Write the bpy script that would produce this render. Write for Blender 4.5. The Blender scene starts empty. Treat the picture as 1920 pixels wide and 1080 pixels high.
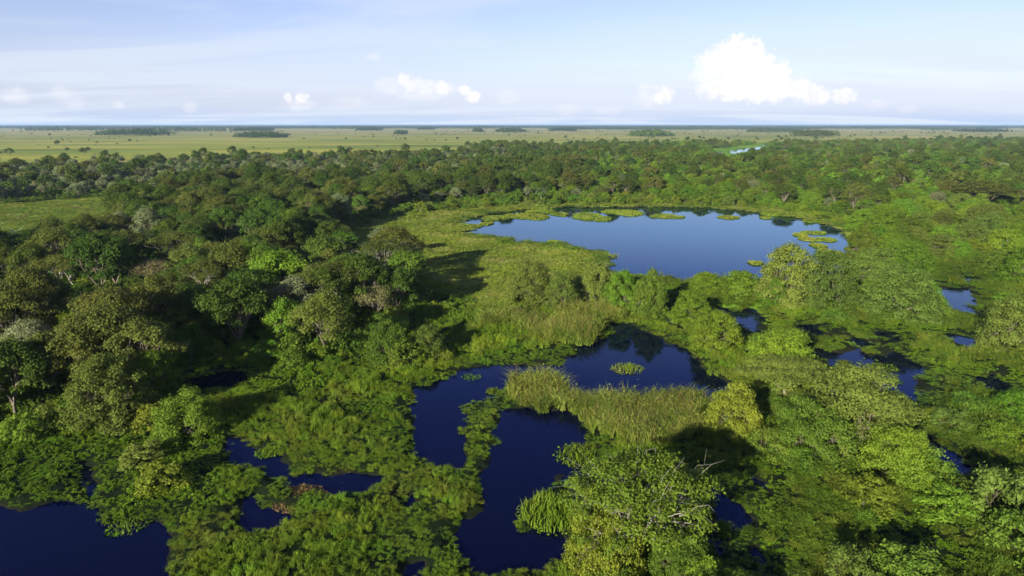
import bpy, math
import numpy as np
from mathutils import Vector

# ------------------------------------------------------------------ camera, sky, sun, exposure
scene = bpy.context.scene
COL = scene.collection
CAM_H = 35.0
PITCH = math.radians(13.5)
FPX = 1280.0                      # focal length in pixels of the 1920 px wide photograph
SUN_EL, SUN_AZ = math.radians(17.0), math.radians(210.0)

cam_data = bpy.data.cameras.new('camera')
cam_data.sensor_width = 36.0
cam_data.lens = 36.0 * FPX / 1920.0
cam_data.clip_start = 0.5
cam_data.clip_end = 120000.0
cam = bpy.data.objects.new('camera', cam_data)
cam.location = (0.0, 0.0, CAM_H)
cam.rotation_euler = (math.radians(90) - PITCH, 0.0, 0.0)
COL.objects.link(cam)
scene.camera = cam

scene.view_settings.view_transform = 'Standard'
scene.view_settings.look = 'None'
scene.view_settings.exposure = 1.3
scene.view_settings.gamma = 1.0
scene.view_settings.use_curve_mapping = False
scene.cycles.max_bounces = 6
scene.cycles.diffuse_bounces = 2
scene.cycles.glossy_bounces = 2
scene.cycles.transmission_bounces = 3
scene.cycles.transparent_max_bounces = 6
scene.cycles.volume_bounces = 0
scene.cycles.caustics_reflective = False
scene.cycles.caustics_refractive = False
scene.cycles.sample_clamp_indirect = 4.0


def pix_dir(px, py):
    u = (px - 960.0) / FPX
    v = (540.0 - py) / FPX
    return np.array([u, math.cos(PITCH) + v * math.sin(PITCH), -math.sin(PITCH) + v * math.cos(PITCH)])


def ground(px, py, z=0.0):
    d = pix_dir(px, py)
    t = (z - CAM_H) / d[2]
    return d[0] * t, d[1] * t


def project(x, y, z=0.0):
    """world -> photograph pixel (arrays)"""
    c, s = math.cos(PITCH), math.sin(PITCH)
    dz = z - CAM_H
    depth = y * c - dz * s
    upv = y * s + dz * c
    depth = np.maximum(depth, 0.1)
    return 960.0 + FPX * x / depth, 540.0 - FPX * upv / depth


def N(nt, typ, **kw):
    n = nt.nodes.new(typ)
    for k, v in kw.items():
        setattr(n, k, v)
    return n


def mathn(nt, op, a, b=None, c=None, clamp=False):
    n = nt.nodes.new('ShaderNodeMath')
    n.operation = op
    n.use_clamp = clamp
    for i, v in enumerate((a, b, c)):
        if v is None:
            continue
        if isinstance(v, (int, float)):
            n.inputs[i].default_value = v
        else:
            nt.links.new(v, n.inputs[i])
    return n.outputs[0]


def build_world():
    w = bpy.data.worlds.new('World')
    scene.world = w
    w.use_nodes = True
    nt = w.node_tree
    nt.nodes.clear()
    L = nt.links.new
    out = N(nt, 'ShaderNodeOutputWorld')
    sky = N(nt, 'ShaderNodeTexSky', sky_type='NISHITA', sun_disc=False)
    sky.sun_elevation = SUN_EL
    sky.sun_rotation = SUN_AZ
    sky.air_density = 1.0
    sky.dust_density = 0.15
    sky.ozone_density = 2.5
    bg = N(nt, 'ShaderNodeBackground')
    bg.inputs[1].default_value = 0.058
    tint = N(nt, 'ShaderNodeMix', data_type='RGBA', blend_type='MULTIPLY')
    tint.inputs['Factor'].default_value = 1.0
    tint.inputs['B'].default_value = (1.16, 0.96, 1.18, 1)
    L(sky.outputs[0], tint.inputs['A'])
    L(tint.outputs['Result'], bg.inputs[0])
    tc = N(nt, 'ShaderNodeTexCoord')
    sep = N(nt, 'ShaderNodeSeparateXYZ')
    L(tc.outputs['Generated'], sep.inputs[0])
    X, Y, Z = sep.outputs
    az = mathn(nt, 'MULTIPLY', mathn(nt, 'ARCTAN2', X, Y), 57.29578)
    el = mathn(nt, 'MULTIPLY', mathn(nt, 'ARCSINE', Z), 57.29578)
    comb = N(nt, 'ShaderNodeCombineXYZ')
    L(az, comb.inputs[0]); L(el, comb.inputs[1])
    P = comb.outputs[0]
    # ---- high thin cirrus over the whole sky: noise on a flat cloud layer
    zc = mathn(nt, 'MAXIMUM', mathn(nt, 'ADD', Z, 0.09), 0.02)
    lay = N(nt, 'ShaderNodeCombineXYZ')
    L(mathn(nt, 'DIVIDE', X, zc), lay.inputs[0])
    L(mathn(nt, 'DIVIDE', Y, zc), lay.inputs[1])
    mp = N(nt, 'ShaderNodeMapping')
    mp.inputs['Rotation'].default_value = (0, 0, math.radians(-28))
    mp.inputs['Scale'].default_value = (0.22, 0.62, 1.0)
    mp.inputs['Location'].default_value = (1.7, 0.4, 0)
    L(lay.outputs[0], mp.inputs[0])
    n1 = N(nt, 'ShaderNodeTexNoise')
    n1.inputs['Scale'].default_value = 1.3
    n1.inputs['Detail'].default_value = 7
    n1.inputs['Roughness'].default_value = 0.52
    n1.inputs['Distortion'].default_value = 0.9
    L(mp.outputs[0], n1.inputs['Vector'])
    cir = N(nt, 'ShaderNodeMapRange', interpolation_type='SMOOTHSTEP')
    cir.inputs['From Min'].default_value = 0.40
    cir.inputs['From Max'].default_value = 0.62
    cir.inputs['To Max'].default_value = 0.95
    L(n1.outputs[0], cir.inputs[0])
    cirf = mathn(nt, 'MULTIPLY', cir.outputs[0], mathn(nt, 'POWER', 2.718, mathn(nt, 'MULTIPLY', mathn(nt, 'MAXIMUM', el, 0.0), -1.0 / 12.0)))
    # pale veil thickening towards the horizon all round
    veil = mathn(nt, 'MULTIPLY', mathn(nt, 'POWER', 2.718, mathn(nt, 'MULTIPLY', mathn(nt, 'MAXIMUM', el, 0.0), -1.0 / 4.5)), 1.05, clamp=True)
    # ---- cumulus: round lobes along the horizon in the directions where the photograph has them
    n2 = N(nt, 'ShaderNodeTexNoise')
    n2.inputs['Scale'].default_value = 1.5
    n2.inputs['Detail'].default_value = 8
    n2.inputs['Roughness'].default_value = 0.56
    L(P, n2.inputs['Vector'])
    n5 = N(nt, 'ShaderNodeTexNoise')
    n5.inputs['Scale'].default_value = 5.0
    n5.inputs['Detail'].default_value = 3
    n5.inputs['Roughness'].default_value = 0.6
    L(P, n5.inputs['Vector'])
    n2c = mathn(nt, 'ADD', mathn(nt, 'SUBTRACT', n2.outputs[0], 0.5), mathn(nt, 'MULTIPLY', mathn(nt, 'SUBTRACT', n5.outputs[0], 0.5), 0.28))
    n3 = N(nt, 'ShaderNodeTexNoise')
    n3.inputs['Scale'].default_value = 0.35
    n3.inputs['Detail'].default_value = 4
    L(P, n3.inputs['Vector'])
    #        px    py   rx   ry  weight (1 = solid white)
    lobes = [
        (1385, 112, 46, 40, 1.0), (1350, 120, 42, 26, 0.85), (1420, 140, 44, 40, 1.0), (1400, 162, 78, 26, 0.95),
        (1448, 168, 34, 22, 1.0), (1460, 142, 22, 24, 0.95), (1395, 86, 26, 17, 0.75), (1340, 150, 42, 34, 0.55),
        (1495, 168, 20, 20, 0.68), (1522, 175, 24, 20, 0.6), (1546, 182, 12, 12, 0.62), (1582, 180, 24, 14, 0.6),
        (1510, 160, 13, 12, 0.62),
        (1242, 178, 21, 16, 0.62), (1215, 184, 22, 16, 0.3), (1210, 168, 14, 12, 0.24),
        (757, 150, 14, 13, 0.62), (778, 160, 22, 16, 0.5), (805, 163, 20, 13, 0.5), (830, 166, 22, 13, 0.62),
        (733, 160, 30, 18, 0.28), (792, 178, 48, 12, 0.26), (700, 106, 13, 8, 0.2),
        (872, 170, 11, 9, 0.72), (886, 182, 14, 11, 0.7),
        (540, 184, 8, 11, 0.55), (566, 184, 14, 10, 0.6), (562, 196, 32, 12, 0.28),
        (356, 202, 15, 10, 0.25), (222, 196, 11, 7, 0.25), (30, 180, 30, 16, 0.25), (115, 176, 25, 14, 0.22),
        (140, 192, 24, 11, 0.2), (955, 182, 22, 14, 0.18), (1065, 206, 22, 11, 0.18), (655, 192, 40, 12, 0.16),
        (1700, 204, 20, 8, 0.16), (1645, 196, 22, 10, 0.16), (1140, 208, 26, 8, 0.16),
    ]
    dens = None
    for (px, py, rx, ry, wgt) in lobes:
        d = pix_dir(px, py)
        d = d / np.linalg.norm(d)
        a = math.degrees(math.atan2(d[0], d[1])); e = math.degrees(math.asin(d[2]))
        k = 57.29578 / FPX * (1.0 + 0.05)
        # degrees per pixel shrink off axis
        off = math.cos(math.radians(a))
        sub = N(nt, 'ShaderNodeVectorMath', operation='SUBTRACT')
        L(P, sub.inputs[0]); sub.inputs[1].default_value = (a, e, 0)
        mul = N(nt, 'ShaderNodeVectorMath', operation='MULTIPLY')
        L(sub.outputs[0], mul.inputs[0])
        mul.inputs[1].default_value = (1.0 / (rx * k * off * off), 1.0 / (ry * k * off), 0)
        ln = N(nt, 'ShaderNodeVectorMath', operation='LENGTH')
        L(mul.outputs[0], ln.inputs[0])
        v = mathn(nt, 'MULTIPLY', mathn(nt, 'SUBTRACT', 1.12, ln.outputs['Value']), 1.7)
        v = mathn(nt, 'ADD', v, mathn(nt, 'MULTIPLY', n2c, 2.1))
        v = mathn(nt, 'MULTIPLY', v, 0.8 + 0.6 * wgt)
        v = mathn(nt, 'MULTIPLY', mathn(nt, 'SMOOTH_MIN', mathn(nt, 'MAXIMUM', v, 0.0), 1.0, 0.3), wgt)
        dens = v if dens is None else mathn(nt, 'MAXIMUM', dens, v)
    # far small cumulus all round the horizon, faint
    mp2 = N(nt, 'ShaderNodeMapping')
    mp2.inputs['Scale'].default_value = (0.16, 0.3, 1)
    L(P, mp2.inputs[0])
    n4 = N(nt, 'ShaderNodeTexNoise')
    n4.inputs['Detail'].default_value = 7
    n4.inputs['Scale'].default_value = 1.0
    n4.inputs['Roughness'].default_value = 0.6
    L(mp2.outputs[0], n4.inputs['Vector'])
    band = mathn(nt, 'MULTIPLY', mathn(nt, 'SUBTRACT', el, 2.0), 0.42)
    band = mathn(nt, 'SUBTRACT', 1.0, mathn(nt, 'MULTIPLY', band, band), clamp=True)
    far = mathn(nt, 'MULTIPLY', mathn(nt, 'MULTIPLY', mathn(nt, 'SUBTRACT', n4.outputs[0], 0.55, clamp=True), 4.0, clamp=True), band)
    dens = mathn(nt, 'MAXIMUM', dens, mathn(nt, 'MULTIPLY', far, 0.07))
    cbg = N(nt, 'ShaderNodeBackground')
    cbg.inputs[0].default_value = (0.59, 0.735, 1.0, 1)
    cbg.inputs[1].default_value = 0.385
    m0 = N(nt, 'ShaderNodeMixShader')
    L(veil, m0.inputs[0]); L(bg.outputs[0], m0.inputs[1]); L(cbg.outputs[0], m0.inputs[2])
    ibg = N(nt, 'ShaderNodeBackground')
    ibg.inputs[0].default_value = (0.78, 0.86, 1.0, 1)
    ibg.inputs[1].default_value = 0.40
    m1 = N(nt, 'ShaderNodeMixShader')
    L(cirf, m1.inputs[0]); L(m0.outputs[0], m1.inputs[1]); L(ibg.outputs[0], m1.inputs[2])
    kbg = N(nt, 'ShaderNodeBackground')
    kbg.inputs[0].default_value = (1.0, 0.97, 0.96, 1)
    L(mathn(nt, 'ADD', 0.30, mathn(nt, 'MULTIPLY', mathn(nt, 'ADD', n2.outputs[0], mathn(nt, 'MULTIPLY', n5.outputs[0], 0.4)), 0.21)), kbg.inputs[1])
    m2 = N(nt, 'ShaderNodeMixShader')
    L(dens, m2.inputs[0]); L(m1.outputs[0], m2.inputs[1]); L(kbg.outputs[0], m2.inputs[2])
    L(m2.outputs[0], out.inputs[0])


build_world()

sun_data = bpy.data.lights.new('sun', 'SUN')
sun_data.energy = 5.0
sun_data.angle = math.radians(0.5)
sun_data.color = (1.0, 0.94, 0.78)
sun = bpy.data.objects.new('sun', sun_data)
sun_dir = Vector((-math.sin(SUN_AZ) * math.cos(SUN_EL), -math.cos(SUN_AZ) * math.cos(SUN_EL), -math.sin(SUN_EL)))
sun.rotation_euler = sun_dir.to_track_quat('-Z', 'Y').to_euler()
sun.location = (-60, -100, 120)
COL.objects.link(sun)

# ------------------------------------------------------------------ helpers
rng = np.random.default_rng(7)


def hash2(i, j, seed):
    h = (i.astype(np.int64) * 374761393 + j.astype(np.int64) * 668265263 + seed * 2147483647) & 0xFFFFFFFF
    h = ((h ^ (h >> 13)) * 1274126177) & 0xFFFFFFFF
    return ((h ^ (h >> 16)) & 0xFFFFFF) / float(0xFFFFFF)


def vnoise(x, y, seed=0):
    x = np.asarray(x, float); y = np.asarray(y, float)
    i = np.floor(x); j = np.floor(y)
    fx = x - i; fy = y - j
    fx = fx * fx * (3 - 2 * fx); fy = fy * fy * (3 - 2 * fy)
    a = hash2(i, j, seed); b = hash2(i + 1, j, seed); c = hash2(i, j + 1, seed); d = hash2(i + 1, j + 1, seed)
    return (a * (1 - fx) + b * fx) * (1 - fy) + (c * (1 - fx) + d * fx) * fy


def fbm(x, y, seed=0, octv=4):
    s = 0.0; amp = 0.5; t = 0.0
    for k in range(octv):
        s = s + amp * vnoise(x * 2 ** k, y * 2 ** k, seed + 17 * k)
        t += amp; amp *= 0.5
    return s / t


def in_poly(px, py, poly):
    px = np.asarray(px, float); py = np.asarray(py, float)
    inside = np.zeros(px.shape, bool)
    n = len(poly)
    for k in range(n):
        x1, y1 = poly[k]; x2, y2 = poly[(k + 1) % n]
        if y1 == y2:
            continue
        c = ((y1 > py) != (y2 > py)) & (px < (x2 - x1) * (py - y1) / (y2 - y1) + x1)
        inside ^= c
    return inside


def poly_dist(px, py, poly):
    best = np.full(np.shape(px), 1e9)
    n = len(poly)
    for k in range(n):
        x1, y1 = poly[k]; x2, y2 = poly[(k + 1) % n]
        dx, dy = x2 - x1, y2 - y1
        t = np.clip(((px - x1) * dx + (py - y1) * dy) / (dx * dx + dy * dy + 1e-12), 0, 1)
        d = np.hypot(px - x1 - t * dx, py - y1 - t * dy)
        best = np.minimum(best, d)
    return best


def mesh_from(name, verts, faces, mats=(), mat_idx=None, face_attr=None, smooth=False, col=None):
    """verts Nx3; faces: list of arrays each (M,k) of equal k"""
    me = bpy.data.meshes.new(name)
    verts = np.asarray(verts, np.float32)
    if not isinstance(faces, list):
        faces = [faces]
    faces = [np.asarray(f, np.int32) for f in faces if len(f)]
    nf = sum(len(f) for f in faces)
    nl = sum(f.size for f in faces)
    me.vertices.add(len(verts)); me.vertices.foreach_set('co', verts.ravel())
    me.loops.add(nl); me.polygons.add(nf)
    me.loops.foreach_set('vertex_index', np.concatenate([f.ravel() for f in faces]))
    sizes = np.concatenate([np.full(len(f), f.shape[1], np.int32) for f in faces])
    starts = np.concatenate([[0], np.cumsum(sizes)[:-1]]).astype(np.int32)
    me.polygons.foreach_set('loop_start', starts)
    for m in mats:
        me.materials.append(m)
    if mat_idx is not None:
        me.polygons.foreach_set('material_index', np.asarray(mat_idx, np.int32))
    if smooth:
        me.polygons.foreach_set('use_smooth', np.ones(nf, bool))
    me.update(calc_edges=True)
    if face_attr is not None:
        a = me.attributes.new('lv', 'FLOAT', 'FACE')
        a.data.foreach_set('value', np.asarray(face_attr, np.float32))
    if col is not None:
        a = me.color_attributes.new('cover', 'FLOAT_COLOR', 'POINT')
        a.data.foreach_set('color', np.asarray(col, np.float32).ravel())
    return me


def add_obj(name, me, parent=None, label=None, category=None, group=None, kind=None, loc=None):
    o = bpy.data.objects.new(name, me)
    COL.objects.link(o)
    if parent is not None:
        o.parent = parent
    if loc is not None:
        o.location = loc
    if label: o['label'] = label
    if category: o['category'] = category
    if group: o['group'] = group
    if kind: o['kind'] = kind
    return o


# ------------------------------------------------------------------ materials
GAIN = np.array([1.02, 1.09, 0.78])


def leaf_mat(name, dark, light, translucency=0.25, hue_var=0.02, val_var=0.45, rough=0.6, spec=0.05, patch=None, pscale=0.10):
    m = bpy.data.materials.new(name); m.use_nodes = True
    nt = m.node_tree; nt.nodes.clear(); L = nt.links.new
    out = N(nt, 'ShaderNodeOutputMaterial')
    at = N(nt, 'ShaderNodeAttribute', attribute_name='lv')
    oi = N(nt, 'ShaderNodeObjectInfo')
    mix = N(nt, 'ShaderNodeMix', data_type='RGBA')
    mix.inputs['A'].default_value = (*(np.array(dark) * GAIN), 1); mix.inputs['B'].default_value = (*(np.array(light) * GAIN), 1)
    L(at.outputs['Fac'], mix.inputs['Factor'])
    geo = N(nt, 'ShaderNodeNewGeometry')
    nz = N(nt, 'ShaderNodeTexNoise')
    nz.inputs['Scale'].default_value = 0.045; nz.inputs['Detail'].default_value = 4
    L(geo.outputs['Position'], nz.inputs['Vector'])
    hsv = N(nt, 'ShaderNodeHueSaturation')
    if patch:
        pn = N(nt, 'ShaderNodeTexNoise'); pn.inputs['Scale'].default_value = pscale; pn.inputs['Detail'].default_value = 6
        pn.inputs['Roughness'].default_value = 0.65
        L(geo.outputs['Position'], pn.inputs['Vector'])
        pr = N(nt, 'ShaderNodeMapRange', interpolation_type='SMOOTHSTEP')
        pr.inputs['From Min'].default_value = 0.46; pr.inputs['From Max'].default_value = 0.66; pr.inputs['To Max'].default_value = 0.85
        L(pn.outputs[0], pr.inputs[0])
        pm = N(nt, 'ShaderNodeMix', data_type='RGBA')
        L(pr.outputs[0], pm.inputs['Factor']); L(mix.outputs['Result'], pm.inputs['A'])
        pm.inputs['B'].default_value = (*(np.array(patch) * GAIN), 1)
        L(pm.outputs['Result'], hsv.inputs['Color'])
    else:
        L(mix.outputs['Result'], hsv.inputs['Color'])
    r = oi.outputs['Random']
    hue = mathn(nt, 'ADD', 0.5 - hue_var, mathn(nt, 'MULTIPLY', r, 2 * hue_var))
    hue = mathn(nt, 'ADD', hue, mathn(nt, 'MULTIPLY', mathn(nt, 'SUBTRACT', nz.outputs[0], 0.5), -0.035))
    L(hue, hsv.inputs['Hue'])
    r2 = mathn(nt, 'FRACT', mathn(nt, 'MULTIPLY', r, 17.31))
    val = mathn(nt, 'ADD', 1.0 - val_var * 0.5, mathn(nt, 'MULTIPLY', r2, val_var))
    val = mathn(nt, 'MULTIPLY', val, mathn(nt, 'ADD', 0.7, mathn(nt, 'MULTIPLY', nz.outputs[0], 0.6)))
    L(val, hsv.inputs['Value'])
    hsv.inputs['Saturation'].default_value = 1.0
    pb = N(nt, 'ShaderNodeBsdfPrincipled')
    pb.inputs['Roughness'].default_value = rough
    pb.inputs['Specular IOR Level'].default_value = spec
    L(hsv.outputs[0], pb.inputs['Base Color'])
    tr = N(nt, 'ShaderNodeBsdfTranslucent')
    L(hsv.outputs[0], tr.inputs['Color'])
    mx = N(nt, 'ShaderNodeMixShader'); mx.inputs[0].default_value = translucency
    L(pb.outputs[0], mx.inputs[1]); L(tr.outputs[0], mx.inputs[2])
    L(mx.outputs[0], out.inputs[0])
    return m


def bark_mat(name, a, b):
    m = bpy.data.materials.new(name); m.use_nodes = True
    nt = m.node_tree; L = nt.links.new
    pb = nt.nodes['Principled BSDF']
    geo = N(nt, 'ShaderNodeNewGeometry')
    nz = N(nt, 'ShaderNodeTexNoise'); nz.inputs['Scale'].default_value = 2.2; nz.inputs['Detail'].default_value = 5
    L(geo.outputs['Position'], nz.inputs['Vector'])
    rmp = N(nt, 'ShaderNodeValToRGB')
    rmp.color_ramp.elements[0].position = 0.35; rmp.color_ramp.elements[1].position = 0.65
    rmp.color_ramp.elements[0].color = (*a, 1); rmp.color_ramp.elements[1].color = (*b, 1)
    L(nz.outputs[0], rmp.inputs[0]); L(rmp.outputs[0], pb.inputs['Base Color'])
    pb.inputs['Roughness'].default_value = 0.9
    pb.inputs['Specular IOR Level'].default_value = 0.1
    return m


M = {
    'dark':   leaf_mat('leaf_dark_green', (0.030, 0.052, 0.010), (0.075, 0.105, 0.022)),
    'olive':  leaf_mat('leaf_olive', (0.050, 0.060, 0.014), (0.115, 0.124, 0.034), hue_var=0.02),
    'mid':    leaf_mat('leaf_mid_green', (0.045, 0.085, 0.012), (0.105, 0.150, 0.026)),
    'bright': leaf_mat('leaf_bright_green', (0.060, 0.112, 0.012), (0.140, 0.205, 0.026), 0.28),
    'grey':   leaf_mat('leaf_grey_green', (0.086, 0.100, 0.056), (0.180, 0.190, 0.120)),
    'willow': leaf_mat('leaf_willow_green', (0.062, 0.090, 0.020), (0.135, 0.165, 0.040)),
    'yellow': leaf_mat('leaf_yellow_green', (0.082, 0.120, 0.014), (0.175, 0.210, 0.032), 0.3),
    'dry':    leaf_mat('leaf_dry_twigs', (0.110, 0.095, 0.050), (0.210, 0.180, 0.100)),
    'palm':   leaf_mat('leaf_palm', (0.050, 0.085, 0.020), (0.120, 0.170, 0.050), 0.2, rough=0.35, spec=0.5),
    'far':    leaf_mat('leaf_far_woods', (0.020, 0.036, 0.014), (0.048, 0.070, 0.026)),
    'grass':  leaf_mat('blade_marsh_grass', (0.050, 0.098, 0.008), (0.145, 0.205, 0.022), 0.3, 0.02, 0.5, patch=(0.150, 0.175, 0.032), pscale=0.16),
    'lush':   leaf_mat('blade_lush', (0.034, 0.066, 0.008), (0.100, 0.144, 0.020), 0.25, 0.015, 0.5, patch=(0.115, 0.134, 0.026), pscale=0.16),
    'hyac':   leaf_mat('leaf_water_plant', (0.046, 0.095, 0.006), (0.115, 0.175, 0.012), 0.25, 0.012, 0.4, 0.5, 0.15),
    'reed':   leaf_mat('blade_reed', (0.085, 0.118, 0.016), (0.205, 0.215, 0.056), 0.3, 0.012, 0.5, patch=(0.085, 0.135, 0.018), pscale=0.35),
    'meadow': leaf_mat('blade_meadow', (0.085, 0.130, 0.014), (0.215, 0.245, 0.042), 0.3, 0.015, 0.5, patch=(0.250, 0.245, 0.080), pscale=0.09),
    'mat':    leaf_mat('blade_floating_mat', (0.075, 0.120, 0.012), (0.170, 0.195, 0.034), 0.3, 0.015, 0.3, patch=(0.19, 0.19, 0.05), pscale=0.2),
    'brown':  leaf_mat('dead_stalks', (0.09, 0.06, 0.03), (0.17, 0.12, 0.06)),
    'bark':   bark_mat('bark_brown', (0.10, 0.08, 0.06), (0.20, 0.17, 0.13)),
    'bone':   bark_mat('bark_bone', (0.30, 0.28, 0.23), (0.46, 0.43, 0.37)),
    'pale':   bark_mat('bark_pale', (0.17, 0.155, 0.13), (0.30, 0.28, 0.24)),
}


def water_mat():
    m = bpy.data.materials.new('water'); m.use_nodes = True
    nt = m.node_tree; nt.nodes.clear(); L = nt.links.new
    out = N(nt, 'ShaderNodeOutputMaterial')
    geo = N(nt, 'ShaderNodeNewGeometry')
    nz = N(nt, 'ShaderNodeTexNoise'); nz.inputs['Scale'].default_value = 1.6; nz.inputs['Detail'].default_value = 3
    L(geo.outputs['Position'], nz.inputs['Vector'])
    bp = N(nt, 'ShaderNodeBump'); bp.inputs['Strength'].default_value = 0.02; bp.inputs['Distance'].default_value = 0.1
    L(nz.outputs[0], bp.inputs['Height'])
    fr = N(nt, 'ShaderNodeFresnel'); fr.inputs['IOR'].default_value = 1.333
    L(bp.outputs[0], fr.inputs['Normal'])
    df = N(nt, 'ShaderNodeBsdfDiffuse'); df.inputs['Color'].default_value = (0.0012, 0.002, 0.011, 1)
    gl = N(nt, 'ShaderNodeBsdfGlossy'); gl.inputs['Color'].default_value = (0.46, 0.62, 1.0, 1)
    gl.inputs['Roughness'].default_value = 0.03
    wr = N(nt, 'ShaderNodeValToRGB')          # deep tint at steep angles, clear mirror at grazing ones
    wr.color_ramp.elements[0].position = 0.05; wr.color_ramp.elements[0].color = (0.21, 0.28, 0.76, 1)
    wr.color_ramp.elements[1].position = 0.38; wr.color_ramp.elements[1].color = (0.62, 0.84, 1.0, 1)
    L(fr.outputs[0], wr.inputs[0]); L(wr.outputs[0], gl.inputs['Color'])
    L(bp.outputs[0], gl.inputs['Normal'])
    mx = N(nt, 'ShaderNodeMixShader')
    L(fr.outputs[0], mx.inputs[0]); L(df.outputs[0], mx.inputs[1]); L(gl.outputs[0], mx.inputs[2])
    L(mx.outputs[0], out.inputs[0])
    return m


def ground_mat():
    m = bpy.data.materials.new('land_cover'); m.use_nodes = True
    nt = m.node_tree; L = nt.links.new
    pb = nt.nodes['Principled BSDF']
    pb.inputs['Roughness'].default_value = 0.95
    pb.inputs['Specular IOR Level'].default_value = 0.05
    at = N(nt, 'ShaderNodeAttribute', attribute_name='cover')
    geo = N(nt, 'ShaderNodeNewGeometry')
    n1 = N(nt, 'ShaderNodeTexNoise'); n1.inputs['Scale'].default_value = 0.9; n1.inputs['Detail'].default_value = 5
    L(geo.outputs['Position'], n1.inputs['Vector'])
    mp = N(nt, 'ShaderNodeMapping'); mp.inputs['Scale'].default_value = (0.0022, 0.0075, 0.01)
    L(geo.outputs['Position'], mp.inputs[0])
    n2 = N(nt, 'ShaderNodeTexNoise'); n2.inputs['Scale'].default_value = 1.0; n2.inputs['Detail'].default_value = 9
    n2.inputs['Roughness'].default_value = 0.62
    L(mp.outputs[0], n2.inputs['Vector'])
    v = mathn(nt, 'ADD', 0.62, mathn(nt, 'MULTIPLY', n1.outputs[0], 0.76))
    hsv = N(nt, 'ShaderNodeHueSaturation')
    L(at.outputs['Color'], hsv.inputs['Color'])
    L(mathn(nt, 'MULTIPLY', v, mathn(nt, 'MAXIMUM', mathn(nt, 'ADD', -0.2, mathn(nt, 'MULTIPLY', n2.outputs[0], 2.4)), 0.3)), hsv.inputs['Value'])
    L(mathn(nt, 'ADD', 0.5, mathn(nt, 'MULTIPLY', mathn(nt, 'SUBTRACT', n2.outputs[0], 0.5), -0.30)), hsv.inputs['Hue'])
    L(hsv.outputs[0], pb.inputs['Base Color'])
    bp = N(nt, 'ShaderNodeBump'); bp.inputs['Strength'].default_value = 0.6; bp.inputs['Distance'].default_value = 0.4
    L(n1.outputs[0], bp.inputs['Height']); L(bp.outputs[0], pb.inputs['Normal'])
    return m


M['water'] = water_mat()
M['ground'] = ground_mat()

# ------------------------------------------------------------------ map of the place, traced on the ground plane
def P3(ox, oy, s, pts):            # points traced on an enlarged crop -> photograph pixels
    return [(ox + x / s, oy + y / s) for x, y in pts]


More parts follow.
